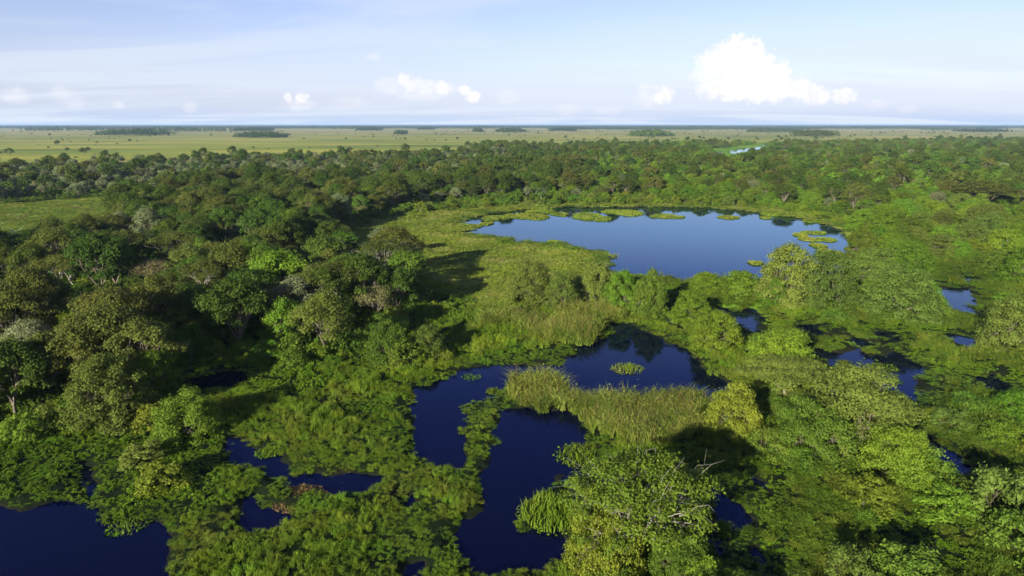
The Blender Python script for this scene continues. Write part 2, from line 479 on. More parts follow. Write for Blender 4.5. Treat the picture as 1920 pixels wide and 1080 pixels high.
WATER_PX = {
    'lake': [(853, 438), (868, 434), (885, 431), (872, 424), (872, 415), (887, 407), (925, 401), (965, 395), (1010, 392), (1060, 389),
             (1120, 388), (1200, 387), (1260, 388), (1300, 389), (1350, 391), (1400, 395), (1450, 402), (1510, 411), (1547, 419),
             (1580, 432), (1592, 450), (1590, 475), (1592, 507), (1582, 517), (1560, 522), (1500, 526), (1417, 521), (1360, 523), (1313, 523),
             (1280, 526), (1260, 519), (1227, 516), (1190, 514), (1150, 512), (1133, 498), (1143, 490), (1140, 483),
             (1147, 475), (1123, 468), (1077, 464), (1067, 454), (1040, 453), (1030, 455), (990, 449), (973, 453), (950, 444), (920, 441), (890, 437)],
    'channel': [(1148, 607), (1184, 607), (1183, 617), (1217, 625), (1240, 634), (1248, 646), (1280, 650), (1295, 668), (1310, 692), (1350, 710),
                (1372, 737), (1360, 752), (1315, 752), (1280, 736), (1240, 734), (1190, 742), (1160, 746), (1110, 742), (1065, 730), (1030, 714),
                (965, 712), (945, 722), (925, 740), (910, 742), (880, 755), (860, 765), (868, 780), (860, 805), (868, 830), (872, 845),
                (855, 862), (815, 856), (775, 840), (785, 810), (780, 785), (765, 760), (785, 735), (805, 720), (840, 710), (865, 700),
                (920, 687), (965, 687), (1020, 687), (1045, 682), (1065, 665), (1090, 647), (1120, 642), (1140, 635)],
    'pool': [(960, 768), (990, 770), (1035, 771), (1090, 780), (1105, 795), (1105, 815), (1080, 835), (1065, 860), (1040, 880), (1035, 900),
             (1020, 920), (990, 937), (962, 965), (955, 998), (990, 1005), (1003, 990), (1055, 990), (1050, 1020), (1010, 1040), (960, 1022),
             (920, 1047), (890, 1040), (865, 1020), (870, 982), (910, 965), (920, 935), (915, 890), (930, 860), (935, 820), (940, 790), (953, 772)],
    'side_pool': [(1060, 880), (1100, 868), (1135, 868), (1135, 900), (1100, 912), (1075, 925), (1060, 905)],
    'backwater': [(-260, 960), (0, 957), (25, 965), (65, 957), (115, 945), (175, 947), (185, 965), (200, 985), (240, 978), (280, 985), (308, 982),
                  (300, 1005), (295, 1040), (300, 1080), (305, 1180), (250, 1320), (-300, 1320)],
    'pond': [
        [(352, 722), (380, 706), (435, 691), (470, 701), (474, 713), (430, 722)],
        [(425, 860), (430, 818), (465, 823), (482, 838), (527, 845), (530, 862), (562, 888), (640, 880), (690, 884), (732, 894), (690, 909),
         (640, 921), (590, 911), (540, 896), (500, 872), (450, 866)],
        [(450, 930), (480, 922), (500, 945), (552, 960), (540, 976), (480, 987), (448, 980)],
        [(750, 915), (775, 928), (788, 942), (765, 948)],
        [(755, 1058), (805, 1062), (800, 1082), (750, 1085)],
        [(152, 858), (180, 880), (192, 930), (165, 912)],
        [(1370, 586), (1405, 579), (1421, 600), (1405, 613), (1380, 603)],
        [(1340, 573), (1365, 578), (1360, 590), (1335, 585)],
        [(1518, 647), (1562, 660), (1550, 673), (1518, 664)],
        [(1575, 662), (1600, 656), (1630, 671), (1690, 661), (1703, 680), (1700, 705), (1704, 725), (1675, 737), (1640, 739), (1630, 705), (1605, 681)],
        [(1592, 629), (1632, 640), (1606, 649)],
        [(1735, 544), (1765, 539), (1812, 543), (1807, 562), (1790, 577), (1760, 563)],
        [(1785, 521), (1805, 515), (1822, 521), (1800, 525)],
        [(1778, 629), (1832, 634), (1805, 644)],
        [(1703, 808), (1742, 834), (1792, 858), (1792, 874), (1750, 862), (1720, 835)],
        [(1322, 890), (1342, 920), (1395, 958), (1388, 974), (1352, 980), (1335, 955)], [(1318, 1005), (1345, 1000), (1330, 1035)],
        [(1500, 612), (1530, 608), (1536, 621), (1505, 623)], [(1650, 625), (1672, 622), (1676, 632), (1655, 635)], [(1835, 705), (1860, 700), (1866, 713), (1840, 717)],
        [(1398, 888), (1427, 894), (1410, 912)],
        [(1705, 1010), (1728, 1030), (1712, 1042)],
        [(1402, 1026), (1432, 1040), (1412, 1056)],
        [(798, 618), (818, 624), (806, 632)],
        [(1243, 596), (1262, 598), (1268, 612), (1248, 610)],
        [(680, 672), (700, 672), (695, 680), (678, 680)],
        [(815, 430), (826, 429), (826, 434), (816, 434)],
        [(1762, 321), (1784, 319), (1790, 324), (1768, 327)],
    ],
    'river': [(1370, 284), (1392, 278.5), (1410, 278), (1432, 272.5), (1430, 279), (1400, 285), (1378, 289)],
    'river_reach': [(1342, 285), (1358, 282), (1358, 285), (1346, 288)],
}
def poly_ccw(a):
    return np.sum(a[:, 0] * np.roll(a[:, 1], -1) - np.roll(a[:, 0], -1) * a[:, 1]) > 0


def grow(pl, m):
    a = np.array(pl); n = len(a)
    area = 0.5 * np.sum(a[:, 0] * np.roll(a[:, 1], -1) - np.roll(a[:, 0], -1) * a[:, 1])
    sg = 1 if area > 0 else -1
    e = np.roll(a, -1, 0) - a
    nn = np.stack([e[:, 1], -e[:, 0]], 1) * sg
    nn /= np.linalg.norm(nn, axis=1)[:, None] + 1e-9
    v = nn + np.roll(nn, 1, 0)
    v /= np.linalg.norm(v, axis=1)[:, None] + 1e-9
    o = a + v * m
    return o if sg > 0 else o[::-1]


W_WORLD = []                       # (name, polygon in metres)
for nm, pl in WATER_PX.items():
    for q in (pl if isinstance(pl[0], list) else [pl]):
        pl_ = np.array([ground(*p) for p in q])
        if pl_[:, 1].mean() < 420:
            gp = grow(pl_, 1.0)
            off = gp - (pl_ if poly_ccw(pl_) else pl_[::-1])
            gp = (gp - off) + off * ((1.0 if nm == 'pond' and q[0][0] > 1300 and q[0][1] < 860 else 0.0 if nm == 'pond' else 0.4) if nm != 'lake' else 0.1)
            gp[:, 1] += np.minimum(off[:, 1], 0) * (0.9 if nm == 'pond' and q[0][1] > 800 else 1.8 if nm != 'channel' else 2.2) * (2.0 if nm == 'pond' and q[0][0] > 1300 and q[0][1] < 860 else 1.0)
            pl_ = gp
        W_WORLD.append((nm, [tuple(v) for v in pl_]))


def shore(x, y):
    """signed distance to open water in metres: negative over water"""
    x = np.asarray(x, float); y = np.asarray(y, float)
    w = 0.35 + 0.0035 * y
    qx = x + (fbm(x * 0.55, y * 0.55, 3) - 0.5) * 3.2 * w + (fbm(x * 0.16, y * 0.16, 5) - 0.5) * 4.0 * w
    qy = y + (fbm(x * 0.55, y * 0.55, 4) - 0.5) * 3.2 * w + (fbm(x * 0.16, y * 0.16, 6) - 0.5) * 4.0 * w
    sd = np.full(x.shape, 60.0)
    for nm, pl in W_WORLD:
        a = np.array(pl)
        lo = a.min(0) - 14; hi = a.max(0) + 14
        k = (qx > lo[0]) & (qx < hi[0]) & (qy > lo[1]) & (qy < hi[1])
        if not k.any():
            continue
        d = poly_dist(qx[k], qy[k], pl)
        ins = in_poly(qx[k], qy[k], pl)
        s = np.where(ins, -d, d)
        sd[k] = np.minimum(sd[k], s)
    return sd


Z = {   # land-cover zones, photograph pixels of ground points
    'hyacinth': [(-400, 800), (150, 812), (290, 800), (430, 812), (445, 850), (410, 900), (430, 960), (310, 985), (200, 995), (0, 980), (-400, 1000)],
    'reed_a': [(935, 736), (960, 726), (1030, 724), (1065, 738), (1110, 750), (1160, 754), (1240, 742), (1285, 744), (1320, 770), (1330, 812),
               (1200, 828), (1130, 824), (1085, 782), (990, 771), (950, 768)],
    'reed_b': [(880, 604), (940, 602), (1010, 610), (1080, 618), (1140, 626), (1146, 634), (1090, 645), (1045, 640), (985, 628), (905, 612)],
    'reed_c': [(1040, 582), (1150, 590), (1160, 606), (1080, 608), (1020, 598)],
    'meadow': [(588, 460), (620, 442), (700, 412), (800, 394), (950, 381), (1100, 377), (1290, 380), (1460, 390), (1520, 408), (1600, 428), (1600, 470),
               (1420, 525), (1280, 532), (1180, 520), (1120, 545), (1040, 560), (960, 575), (900, 585), (850, 560), (800, 525), (740, 480), (660, 470)],
    'bright_shore': [(1250, 525), (1430, 522), (1480, 560), (1440, 590), (1330, 575), (1260, 560)],
    'clearing': [(-300, 392), (60, 380), (150, 372), (285, 367), (262, 388), (215, 402), (245, 446), (190, 460), (100, 470), (20, 478), (-300, 490)],
    'lush': [(1060, 1300), (1100, 1000), (1250, 900), (1320, 800), (1330, 745), (1400, 730), (1430, 660), (1500, 600), (1600, 590), (1592, 425), (1700, 400),
             (2500, 380), (2500, 1300)],
    'forest': [(-900, 830), (60, 815), (150, 800), (285, 770), (300, 735), (345, 690), (330, 665), (480, 672), (560, 690), (670, 672), (700, 640), (770, 610),
               (800, 570), (770, 520), (745, 490), (640, 482), (586, 464), (600, 447), (700, 407), (800, 390), (960, 377), (1300, 377), (1470, 388),
               (1600, 408), (1700, 398), (1920, 400), (2600, 400), (2600, 266), (1920, 262), (1500, 269), (1300, 268), (1150, 271), (1060, 279),
               (920, 272), (870, 284), (640, 291), (440, 297), (300, 303), (0, 308), (-900, 312)],
    'copse_gap': [(560, 312), (640, 308), (640, 316), (570, 318)],
    'grey_wood': [(-900, 395), (60, 380), (280, 366), (420, 352), (640, 345), (800, 340), (940, 320), (960, 285), (640, 284), (440, 290), (-900, 300)],
    'river_bank': [(1330, 280), (1370, 276), (1440, 266), (1446, 296), (1380, 303), (1330, 300)],
    'glade_a': [(900, 286), (1040, 284), (1080, 292), (940, 298)],
    'glade_b': [(1440, 279), (1600, 292), (1580, 302), (1450, 288)],
    'glade_c': [(1660, 298), (1800, 308), (1780, 318), (1680, 306)],
}


def zone(name, px, py):
    return in_poly(px, py, Z[name])


# ------------------------------------------------------------------ ground sheet
def land_h(x, y, sd):
    return np.clip(sd * 0.35, -1.2, 0.35) + np.where(sd > 0, (fbm(x * 0.12, y * 0.12, 9) - 0.4) * 0.25 * np.clip(sd / 3, 0, 1), 0)


def build_ground():
    rr = [4.0, 12.0, 22.0]
    r = 30.0
    while r < 420:
        rr.append(r); r *= 1.0085
    while r < 4000:
        rr.append(r); r *= 1.02
    while r < 60000:
        rr.append(r); r *= 1.07
    rr = np.array(rr)
    th = np.concatenate([np.radians(np.arange(-46, 46.01, 0.28)), np.radians(np.arange(50, 312, 5.0))])
    R, T = np.meshgrid(rr, th, indexing='ij')
    x = R * np.sin(T); y = R * np.cos(T)
    px, py = project(x, y)
    front = (y > 20) & (R < 2500)
    sd = np.full(x.shape, 60.0)
    sd[front] = shore(x[front], y[front])
    h = land_h(x, y, sd)
    h = np.where(R > 420, np.where(sd < 0, -0.4, 0.30), h)
    soil = np.array([0.010, 0.016, 0.005])
    meadow = np.array([0.150, 0.180, 0.036])
    clear = np.array([0.125, 0.235, 0.018])
    plain_n = np.array([0.215, 0.240, 0.038])
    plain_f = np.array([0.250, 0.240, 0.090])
    woods = np.array([0.018, 0.027, 0.008])
    c = np.empty(x.shape + (3,)); c[:] = soil
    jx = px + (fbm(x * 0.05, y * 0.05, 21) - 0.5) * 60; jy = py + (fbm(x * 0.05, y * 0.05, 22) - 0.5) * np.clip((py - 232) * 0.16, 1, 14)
    plain = (R > 420) & ~zone('forest', jx, jy) | (R > 3000)
    t = np.clip((R - 900) / 2500, 0, 1)[..., None]
    c = np.where(plain[..., None], plain_n * (1 - t) + plain_f * t, c)
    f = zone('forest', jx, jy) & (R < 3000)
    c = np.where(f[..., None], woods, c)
    for g, colr in (('meadow', meadow), ('clearing', clear), ('bright_shore', clear), ('glade_a', clear), ('glade_b', clear * 1.2), ('glade_c', clear), ('river_bank', clear)):
        c = np.where((zone(g, jx, jy) & (y > 20) & (R < 2600))[..., None], colr, c)
    c = np.where((sd < 0.2)[..., None], np.array([0.016, 0.016, 0.010]), c)
    nr, nc = R.shape
    idx = np.arange(nr * nc).reshape(nr, nc)
    nxt = np.roll(idx, -1, axis=1)
    quads = np.stack([idx[:-1], idx[1:], nxt[1:], nxt[:-1]], -1).reshape(-1, 4)
    quads = quads[:, ::-1]
    verts = np.stack([x, y, h], -1).reshape(-1, 3)
    verts = np.vstack([verts, [[0, 0, 0.3]]])
    k = len(verts) - 1
    tris = np.stack([nxt[0], idx[0], np.full(nc, k)], -1)[:, ::-1]
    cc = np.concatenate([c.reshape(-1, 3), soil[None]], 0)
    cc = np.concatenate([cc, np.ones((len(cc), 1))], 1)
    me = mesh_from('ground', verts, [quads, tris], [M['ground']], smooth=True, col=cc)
    add_obj('ground', me, kind='structure', label='flat green wetland and grassland ground reaching the horizon')


build_ground()

# water sheets, each a polygon grown a little under its banks
WLAB = {'lake': 'large blue lake with a curved grassy shore and wooded far bank',
        'channel': 'dark blue winding channel bending round the pale reed bed',
        'pool': 'long dark pool between the marsh tongue and the yellow-green tree',
        'side_pool': 'small dark pool behind the yellow-green tree',
        'backwater': 'black open backwater fringed with broad-leaved water plants',
        'river': 'pale shining river reach among the shrubs below the grassland',
        'river_reach': 'short pale glint of river among far shrubs',
        'pond': 'small pond in the marsh'}
for i, (nm, pl) in enumerate(W_WORLD):
    a = np.array(pl); lo = a.min(0) - 5; hi = a.max(0) + 5
    cell = float(np.clip(max(hi - lo) / 80.0, 0.4, 8.0))
    nx, ny = [int(v) + 1 for v in (hi - lo) / cell]
    gx, gy = np.meshgrid(lo[0] + (np.arange(nx) + 0.5) * cell, lo[1] + (np.arange(ny) + 0.5) * cell)
    keep = in_poly(gx, gy, pl) | (poly_dist(gx, gy, pl) < 2.2 + cell + 0.006 * gy)
    jj, ii = np.nonzero(keep)
    node = lambda u, v: v * (nx + 1) + u
    quads = np.stack([node(ii, jj), node(ii + 1, jj), node(ii + 1, jj + 1), node(ii, jj + 1)], 1)
    used, inv = np.unique(quads, return_inverse=True)
    va = np.stack([lo[0] + (used % (nx + 1)) * cell, lo[1] + (used // (nx + 1)) * cell, np.full(len(used), -0.004 * (i % 9))], 1)
    add_obj(nm, mesh_from(nm, va, [inv.reshape(-1, 4)], [M['water']]), kind='structure', label=WLAB[nm])


# ------------------------------------------------------------------ plant builders
def leaves(r, cen, nrm, size, aspect=0.55):
    """rhombic leaves: cen Nx3, nrm Nx3 (approximate facing), size N -> verts 4N, quads N"""
    n = len(cen)
    nrm = nrm / (np.linalg.norm(nrm, axis=1)[:, None] + 1e-9)
    t = r.normal(size=(n, 3))
    t -= nrm * np.sum(t * nrm, 1)[:, None]
    t /= np.linalg.norm(t, axis=1)[:, None] + 1e-9
    b = np.cross(nrm, t)
    s = size[:, None]
    fold = nrm * s * 0.12
    v = np.stack([cen - t * s * 0.5, cen + b * s * aspect * 0.5 - fold, cen + t * s * 0.5, cen - b * s * aspect * 0.5 - fold], 1)
    return v.reshape(-1, 3), np.arange(4 * n).reshape(n, 4)


def tube(pts, rad, sides=6):
    pts = np.array(pts, float); n = len(pts)
    V = []
    for i in range(n):
        d = pts[min(i + 1, n - 1)] - pts[max(i - 1, 0)]
        d /= np.linalg.norm(d) + 1e-9
        a = np.cross(d, [0.31, 0.95, 0.1]); a /= np.linalg.norm(a) + 1e-9
        b = np.cross(d, a)
        for k in range(sides):
            w = 2 * math.pi * k / sides
            V.append(pts[i] + rad[i] * (a * math.cos(w) + b * math.sin(w)))
    F = []
    for i in range(n - 1):
        for k in range(sides):
            F.append((i * sides + k, i * sides + (k + 1) % sides, (i + 1) * sides + (k + 1) % sides, (i + 1) * sides + k))
    return np.array(V), np.array(F)


def curve_pts(a, b, r, sag=0.12, n=5):
    a = np.array(a, float); b = np.array(b, float)
    ln = np.linalg.norm(b - a)
    off = r.normal(size=3) * ln * sag
    out = []
    for i in range(n):
        t = i / (n - 1)
        out.append(a + (b - a) * t + off * math.sin(math.pi * t) + np.array([0, 0, ln * 0.10]) * math.sin(math.pi * t))
    return out


def tree_parts(seed, H, spread, base_frac, n_limb, n_clump, clump_r, n_leaf, leaf, flat=0.75, top_flat=0.5, lean=0.0, trunk_r=0.28,
               bare=0, dome=False, squash=0.7, inner=0.3, gap=0.0):
    """returns (wood verts, wood quads, leaf verts, leaf quads, lv)"""
    r = np.random.default_rng(seed)
    Hc = H * base_frac
    lean_v = np.array([r.normal(), r.normal(), 0]) * lean * H
    # clump centres over an uneven dome
    cl = []
    ga = 2.399963
    for i in range(n_clump):
        rho = math.sqrt((i + 0.5) / n_clump)
        a = i * ga + r.normal() * 0.35
        rr_ = max(spread - clump_r * 0.75, 0.3) * rho * (1 + 0.14 * r.normal())
        top = (1 - rho ** 2.2) ** 0.5 if rho < 1 else 0
        z = Hc + (H - clump_r * 0.6 - Hc) * (top * (1 - top_flat) + top_flat * (0.75 + 0.25 * r.random())) * (1 - 0.08 * r.random())
        if dome:
            zc = 1.0 - 0.98 * (i + 0.5) / n_clump
            k_ = 1 + 0.09 * r.normal()
            rr_ = (spread - clump_r * 0.7) * math.sqrt(1 - zc * zc) * k_
            z = max((H - clump_r * 0.6) * zc * k_, clump_r * 0.3)
        c = np.array([rr_ * math.cos(a), rr_ * math.sin(a), z]) + lean_v * (z / H)
        cl.append((c, clump_r * (0.55 + 0.85 * r.random())))
    for i in range(int(n_clump * inner)):
        a = r.random() * 6.283; q = spread * 0.55 * math.sqrt(r.random())
        z = Hc + (H - Hc) * (0.15 + 0.55 * r.random())
        cl.append((np.array([q * math.cos(a), q * math.sin(a), z]) + lean_v * (z / H), clump_r * (0.6 + 0.3 * r.random())))
    # wood
    WV, WF, nv = [], [], 0

    def addt(p, rad, s=6):
        nonlocal nv
        v, f = tube(p, rad, s)
        WV.append(v); WF.append(f + nv); nv += len(v)
    fork = np.array([0, 0, max(Hc * 0.75, H * 0.16)]) + lean_v * 0.5
    tp = curve_pts((0, 0, -0.5), fork, r, 0.05, 5)
    addt(tp, np.linspace(trunk_r * 1.25, trunk_r * 0.8, 5), 7)
    groups = [[] for _ in range(n_limb)]
    dirs = [2 * math.pi * (k + 0.3 * r.random()) / n_limb for k in range(n_limb)]
    for (c, cr) in cl:
        a = math.atan2(c[1] - fork[1], c[0] - fork[0])
        k = int(np.argmin([abs((a - d + math.pi) % (2 * math.pi) - math.pi) for d in dirs]))
        groups[k].append((c, cr))
    for g in groups:
        if not g:
            continue
        mid = np.mean([c for c, _ in g], 0) * 0.8 + fork * 0.2
        mid[2] = max(mid[2] - clump_r * 0.5, fork[2] + 0.3)
        lp = curve_pts(fork, mid, r, 0.10, 5)
        addt(lp, np.linspace(trunk_r * 0.62, trunk_r * 0.30, 5), 5)
        for (c, cr) in g:
            s = lp[2] if r.random() < 0.4 else lp[4]
            e = c + np.array([0, 0, -0.1 * cr])
            addt(curve_pts(s, e, r, 0.10, 4), np.linspace(trunk_r * 0.22, trunk_r * 0.06, 4), 4)
            for _ in range(bare):
                tip = c + r.normal(size=3) * cr * np.array([0.85, 0.85, 0.55])
                addt(curve_pts(e * 0.55 + s * 0.45, tip, r, 0.12, 4), np.linspace(trunk_r * 0.10, trunk_r * 0.025, 4), 3)
    # foliage
    w = np.array([cr ** 2 for _, cr in cl]); w = w / w.sum()
    LV, LF, LA, k0 = [], [], [], 0
    for (c, cr), ww in zip(cl, w):
        n = max(int(n_leaf * ww), 4)
        d = r.normal(size=(n, 3)); d /= np.linalg.norm(d, axis=1)[:, None]
        d[:, 2] = np.where(d[:, 2] < -0.25, d[:, 2] * -0.6, d[:, 2])
        q = 0.55 + 0.45 * r.random(n) ** 0.6
        bump = 1 + 0.28 * np.sin(d[:, 0] * 5.1 + c[0]) * np.sin(d[:, 1] * 4.7 + c[1]) + 0.14 * r.normal(size=n)
        p = c + d * (q * bump)[:, None] * np.array([cr, cr, cr * squash])
        keep = p[:, 2] > 0.15
        if gap > 0:
            keep &= (np.sin(p[:, 0] * 2.3 + seed) * np.sin(p[:, 1] * 2.1) * np.sin(p[:, 2] * 2.7) < 1 - 2 * gap)
        p, d2 = p[keep], d[keep]
        nrm = d2 * 0.8 + r.normal(size=d2.shape) * 0.55 + np.array([0, 0, flat])
        v, f = leaves(r, p, nrm, leaf * (0.65 + 0.7 * r.random(len(p))))
        LV.append(v); LF.append(f + k0); k0 += len(v)
        LA.append(np.clip(0.15 + 0.35 * r.random() + 0.5 * r.random(len(p)), 0, 1))
    return np.vstack(WV), np.vstack(WF), np.vstack(LV), np.vstack(LF), np.concatenate(LA)


def tree_meshes(key, leafm, barkm, **kw):
    wv, wf, lv, lf, la = tree_parts(**kw)
    return (mesh_from(key + '_trunk', wv, wf, [M[barkm]], smooth=True), mesh_from(key + '_crown', lv, lf, [M[leafm]], face_attr=la))


def joined_tree(key, leafm, barkm, **kw):
    wv, wf, lv, lf, la = tree_parts(**kw)
    nv = len(wv)
    return mesh_from(key, np.vstack([wv, lv]), [np.vstack([wf, lf + nv])], [M[barkm], M[leafm]],
                     mat_idx=np.r_[np.zeros(len(wf), int), np.ones(len(lf), int)], face_attr=np.r_[np.zeros(len(wf)), la])


def palm_mesh(seed, H, n_frond, leafm='palm'):
    r = np.random.default_rng(seed)
    tp = curve_pts((0, 0, -0.4), (r.normal() * 0.4, r.normal() * 0.4, H), r, 0.03, 6)
    wv, wf = tube(tp, np.linspace(0.2, 0.13, 6), 7)
    top = np.array(tp[-1])
    LV, LF, LA, k = [], [], [], 0
    for i in range(n_frond):
        a = i * 2.399963; e = math.radians(75 - 105 * (i / n_frond))
        ln = 2.6 + 0.7 * r.random()
        prev = top.copy(); dirv = np.array([math.cos(a) * math.cos(e), math.sin(a) * math.cos(e), math.sin(e)])
        side = np.array([-math.sin(a), math.cos(a), 0])
        pts = [prev]
        for s in range(6):
            dirv = dirv + np.array([0, 0, -0.16]); dirv /= np.linalg.norm(dirv)
            prev = prev + dirv * ln / 6; pts.append(prev)
        shade = r.random()
        for s in range(1, 7):
            for sg in (-1, 1):
                p = pts[s]; w = 0.75 * math.sin(math.pi * min(s / 6.6, 0.95)) + 0.15
                tip = p + side * sg * w + (pts[s] - pts[s - 1]) * 0.6 + np.array([0, 0, -0.25 * w])
                b0 = pts[s - 1]; b1 = p
                LV.append(np.array([b0, b1, tip])); LF.append(np.array([[k, k + 1, k + 2]])); k += 3
                LA.append(0.25 + 0.6 * shade)
    return (mesh_from('palm_trunk', wv, wf, [M['bark']], smooth=True),
            mesh_from('palm_crown', np.vstack(LV), np.vstack(LF), [M[leafm]], face_attr=np.array(LA)))


def blade_set(r, base, height, width, lean, seg2=0.55):
    """bent grass blades: base Nx3; one quad and one tip triangle each"""
    n = len(base)
    a = r.random(n) * 2 * math.pi
    side = np.stack([np.cos(a), np.sin(a), np.zeros(n)], 1) * (width * 0.5)[:, None]
    b = r.random(n) * 2 * math.pi
    out = np.stack([np.cos(b), np.sin(b), np.zeros(n)], 1)
    m = base + np.stack([np.zeros(n), np.zeros(n), height * seg2], 1) + out * (lean * height * 0.25)[:, None]
    t = base + np.stack([np.zeros(n), np.zeros(n), height * (1 - 0.35 * lean)], 1) + out * (lean * height * 0.9)[:, None]
    v = np.stack([base - side, base + side, m + side * 0.8, m - side * 0.8, t], 1).reshape(-1, 3)
    k = np.arange(n) * 5
    q = np.stack([k, k + 1, k + 2, k + 3], 1)
    tr = np.stack([k + 3, k + 2, k + 4], 1)
    return v, q, tr


def disc(r, n, R, power=0.5):
    a = r.random(n) * 2 * math.pi; q = R * r.random(n) ** power
    return q * np.cos(a), q * np.sin(a), q / R


def grass_patch(key, seed, n, R, hmin, hmax, width, lean, mats, leafy=0, leaf=0.22, stalks=0):
    r = np.random.default_rng(seed)
    nt_ = max(int(R * R * 9), 6)
    tx, ty, tq = disc(r, nt_, R)
    th_ = 0.45 + 0.85 * r.random(nt_)
    k_ = r.integers(0, nt_, n)
    x = tx[k_] + r.normal(size=n) * 0.13; y = ty[k_] + r.normal(size=n) * 0.13
    q = np.clip(np.hypot(x, y) / R, 0, 1)
    lump = th_[k_]
    h = (hmin + (hmax - hmin) * r.random(n)) * lump * (1.1 - 0.35 * q)
    v, fq, ft = blade_set(r, np.stack([x, y, np.zeros(n)], 1), h, width * (0.6 + 0.8 * r.random(n)), lean * (0.4 + r.random(n)))
    la = np.clip(r.random(n) * 0.5 + 0.55 * lump - 0.2, 0, 1)
    Vs = [v]; Q = [fq]; T = [ft]; LAq = [la]; LAt = [np.clip(la + 0.12, 0, 1)]; mi_q = [np.zeros(n, int)]; mi_t = [np.zeros(n, int)]
    k = len(v)
    if leafy:
        k_ = r.integers(0, nt_, leafy)
        x = tx[k_] + r.normal(size=leafy) * 0.16; y = ty[k_] + r.normal(size=leafy) * 0.16
        z = (hmin + (hmax - hmin) * r.random(leafy)) * th_[k_] * (0.45 + 0.45 * r.random(leafy))
        lv_, lf_ = leaves(r, np.stack([x, y, z], 1), r.normal(size=(leafy, 3)) * 0.6 + np.array([0, 0, 0.8]), leaf * (0.6 + 0.8 * r.random(leafy)), 0.6)
        Vs.append(lv_); Q.append(lf_ + k); LAq.append(np.clip(0.55 * r.random(leafy) + 0.5 * th_[k_] - 0.15, 0, 1)); mi_q.append(np.zeros(leafy, int)); k += len(lv_)
    if stalks:
        x, y, q = disc(r, stalks, R)
        v, fq, ft = blade_set(r, np.stack([x, y, np.zeros(stalks)], 1), hmax * (0.8 + 0.35 * r.random(stalks)), np.full(stalks, width * 0.8), np.full(stalks, 0.12))
        Vs.append(v); Q.append(fq + k); T.append(ft + k); k += len(v)
        LAq.append(r.random(stalks)); LAt.append(r.random(stalks)); mi_q.append(np.ones(stalks, int)); mi_t.append(np.ones(stalks, int))
    q = np.vstack(Q); t = np.vstack(T)
    return mesh_from(key, np.vstack(Vs), [q, t], [M[m] for m in mats], mat_idx=np.r_[np.concatenate(mi_q), np.concatenate(mi_t)],
                     face_attr=np.r_[np.concatenate(LAq), np.concatenate(LAt)])


def leaf_patch(key, seed, n, R, hmax, leaf, mat, up=1.0, aspect=0.75):
    """mound of broad leaves"""
    r = np.random.default_rng(seed)
    nt_ = max(int(R * R * 11), 6)
    tx, ty, tq = disc(r, nt_, R)
    th_ = r.random(nt_)
    k_ = r.integers(0, nt_, n)
    x = tx[k_] + r.normal(size=n) * 0.15; y = ty[k_] + r.normal(size=n) * 0.15
    q = np.clip(np.hypot(x, y) / R, 0, 1)
    lump = 0.25 + 0.6 * th_[k_]
    rad = np.hypot(x - tx[k_], y - ty[k_])
    z = hmax * (0.3 + 0.9 * th_[k_]) * (1 - 0.4 * q ** 2) * np.clip(1.05 - 1.3 * rad, 0.2, 1) * (0.6 + 0.4 * r.random(n))
    v, f = leaves(r, np.stack([x, y, np.maximum(z, 0.05)], 1), r.normal(size=(n, 3)) * 0.55 + np.array([0, 0, up]), leaf * (0.6 + 0.8 * r.random(n)), aspect)
    return mesh_from(key, v, f, [M[mat]], face_attr=np.clip(0.25 * r.random(n) + 0.9 * lump, 0, 1))


# ------------------------------------------------------------------ scatter of uncountable plants (geometry nodes)
def scatter(name, protos, pts, rot, scl, idx, label, tilt=None):
    pts = np.asarray(pts, np.float32)
    me = bpy.data.meshes.new(name)
    me.vertices.add(len(pts)); me.vertices.foreach_set('co', pts.ravel())
    a = me.attributes.new('rotv', 'FLOAT_VECTOR', 'POINT')
    rv = np.zeros((len(pts), 3), np.float32); rv[:, 2] = rot
    if tilt is not None:
        rv[:, :2] = tilt
    a.data.foreach_set('vector', rv.ravel())
    a = me.attributes.new('sclv', 'FLOAT_VECTOR', 'POINT')
    a.data.foreach_set('vector', np.asarray(scl, np.float32).ravel())
    a = me.attributes.new('pick', 'INT', 'POINT')
    a.data.foreach_set('value', np.asarray(idx, np.int32))
    o = add_obj(name, me, kind='stuff', label=label)
    pc = bpy.data.collections.new(name + '_kinds')
    for i, pm in enumerate(protos):
        pc.objects.link(bpy.data.objects.new('%s_kind_%02d' % (name, i), pm))
    ng = bpy.data.node_groups.new(name + '_scatter', 'GeometryNodeTree')
    ng.interface.new_socket('Geometry', in_out='INPUT', socket_type='NodeSocketGeometry')
    ng.interface.new_socket('Geometry', in_out='OUTPUT', socket_type='NodeSocketGeometry')
    gi = ng.nodes.new('NodeGroupInput'); go = ng.nodes.new('NodeGroupOutput')
    ci = ng.nodes.new('GeometryNodeCollectionInfo')
    ci.inputs['Collection'].default_value = pc
    ci.inputs['Separate Children'].default_value = True
    ci.inputs['Reset Children'].default_value = True
    ip = ng.nodes.new('GeometryNodeInstanceOnPoints')
    ip.inputs['Pick Instance'].default_value = True

    def attr(nm, typ):
        n = ng.nodes.new('GeometryNodeInputNamedAttribute'); n.data_type = typ
        n.inputs['Name'].default_value = nm
        return n.outputs['Attribute']
    ng.links.new(gi.outputs[0], ip.inputs['Points'])
    ng.links.new(ci.outputs[0], ip.inputs['Instance'])
    ng.links.new(attr('pick', 'INT'), ip.inputs['Instance Index'])
    ng.links.new(attr('rotv', 'FLOAT_VECTOR'), ip.inputs['Rotation'])
    ng.links.new(attr('sclv', 'FLOAT_VECTOR'), ip.inputs['Scale'])
    ng.links.new(ip.outputs[0], go.inputs[0])
    md = o.modifiers.new('scatter', 'NODES'); md.node_group = ng
    return o


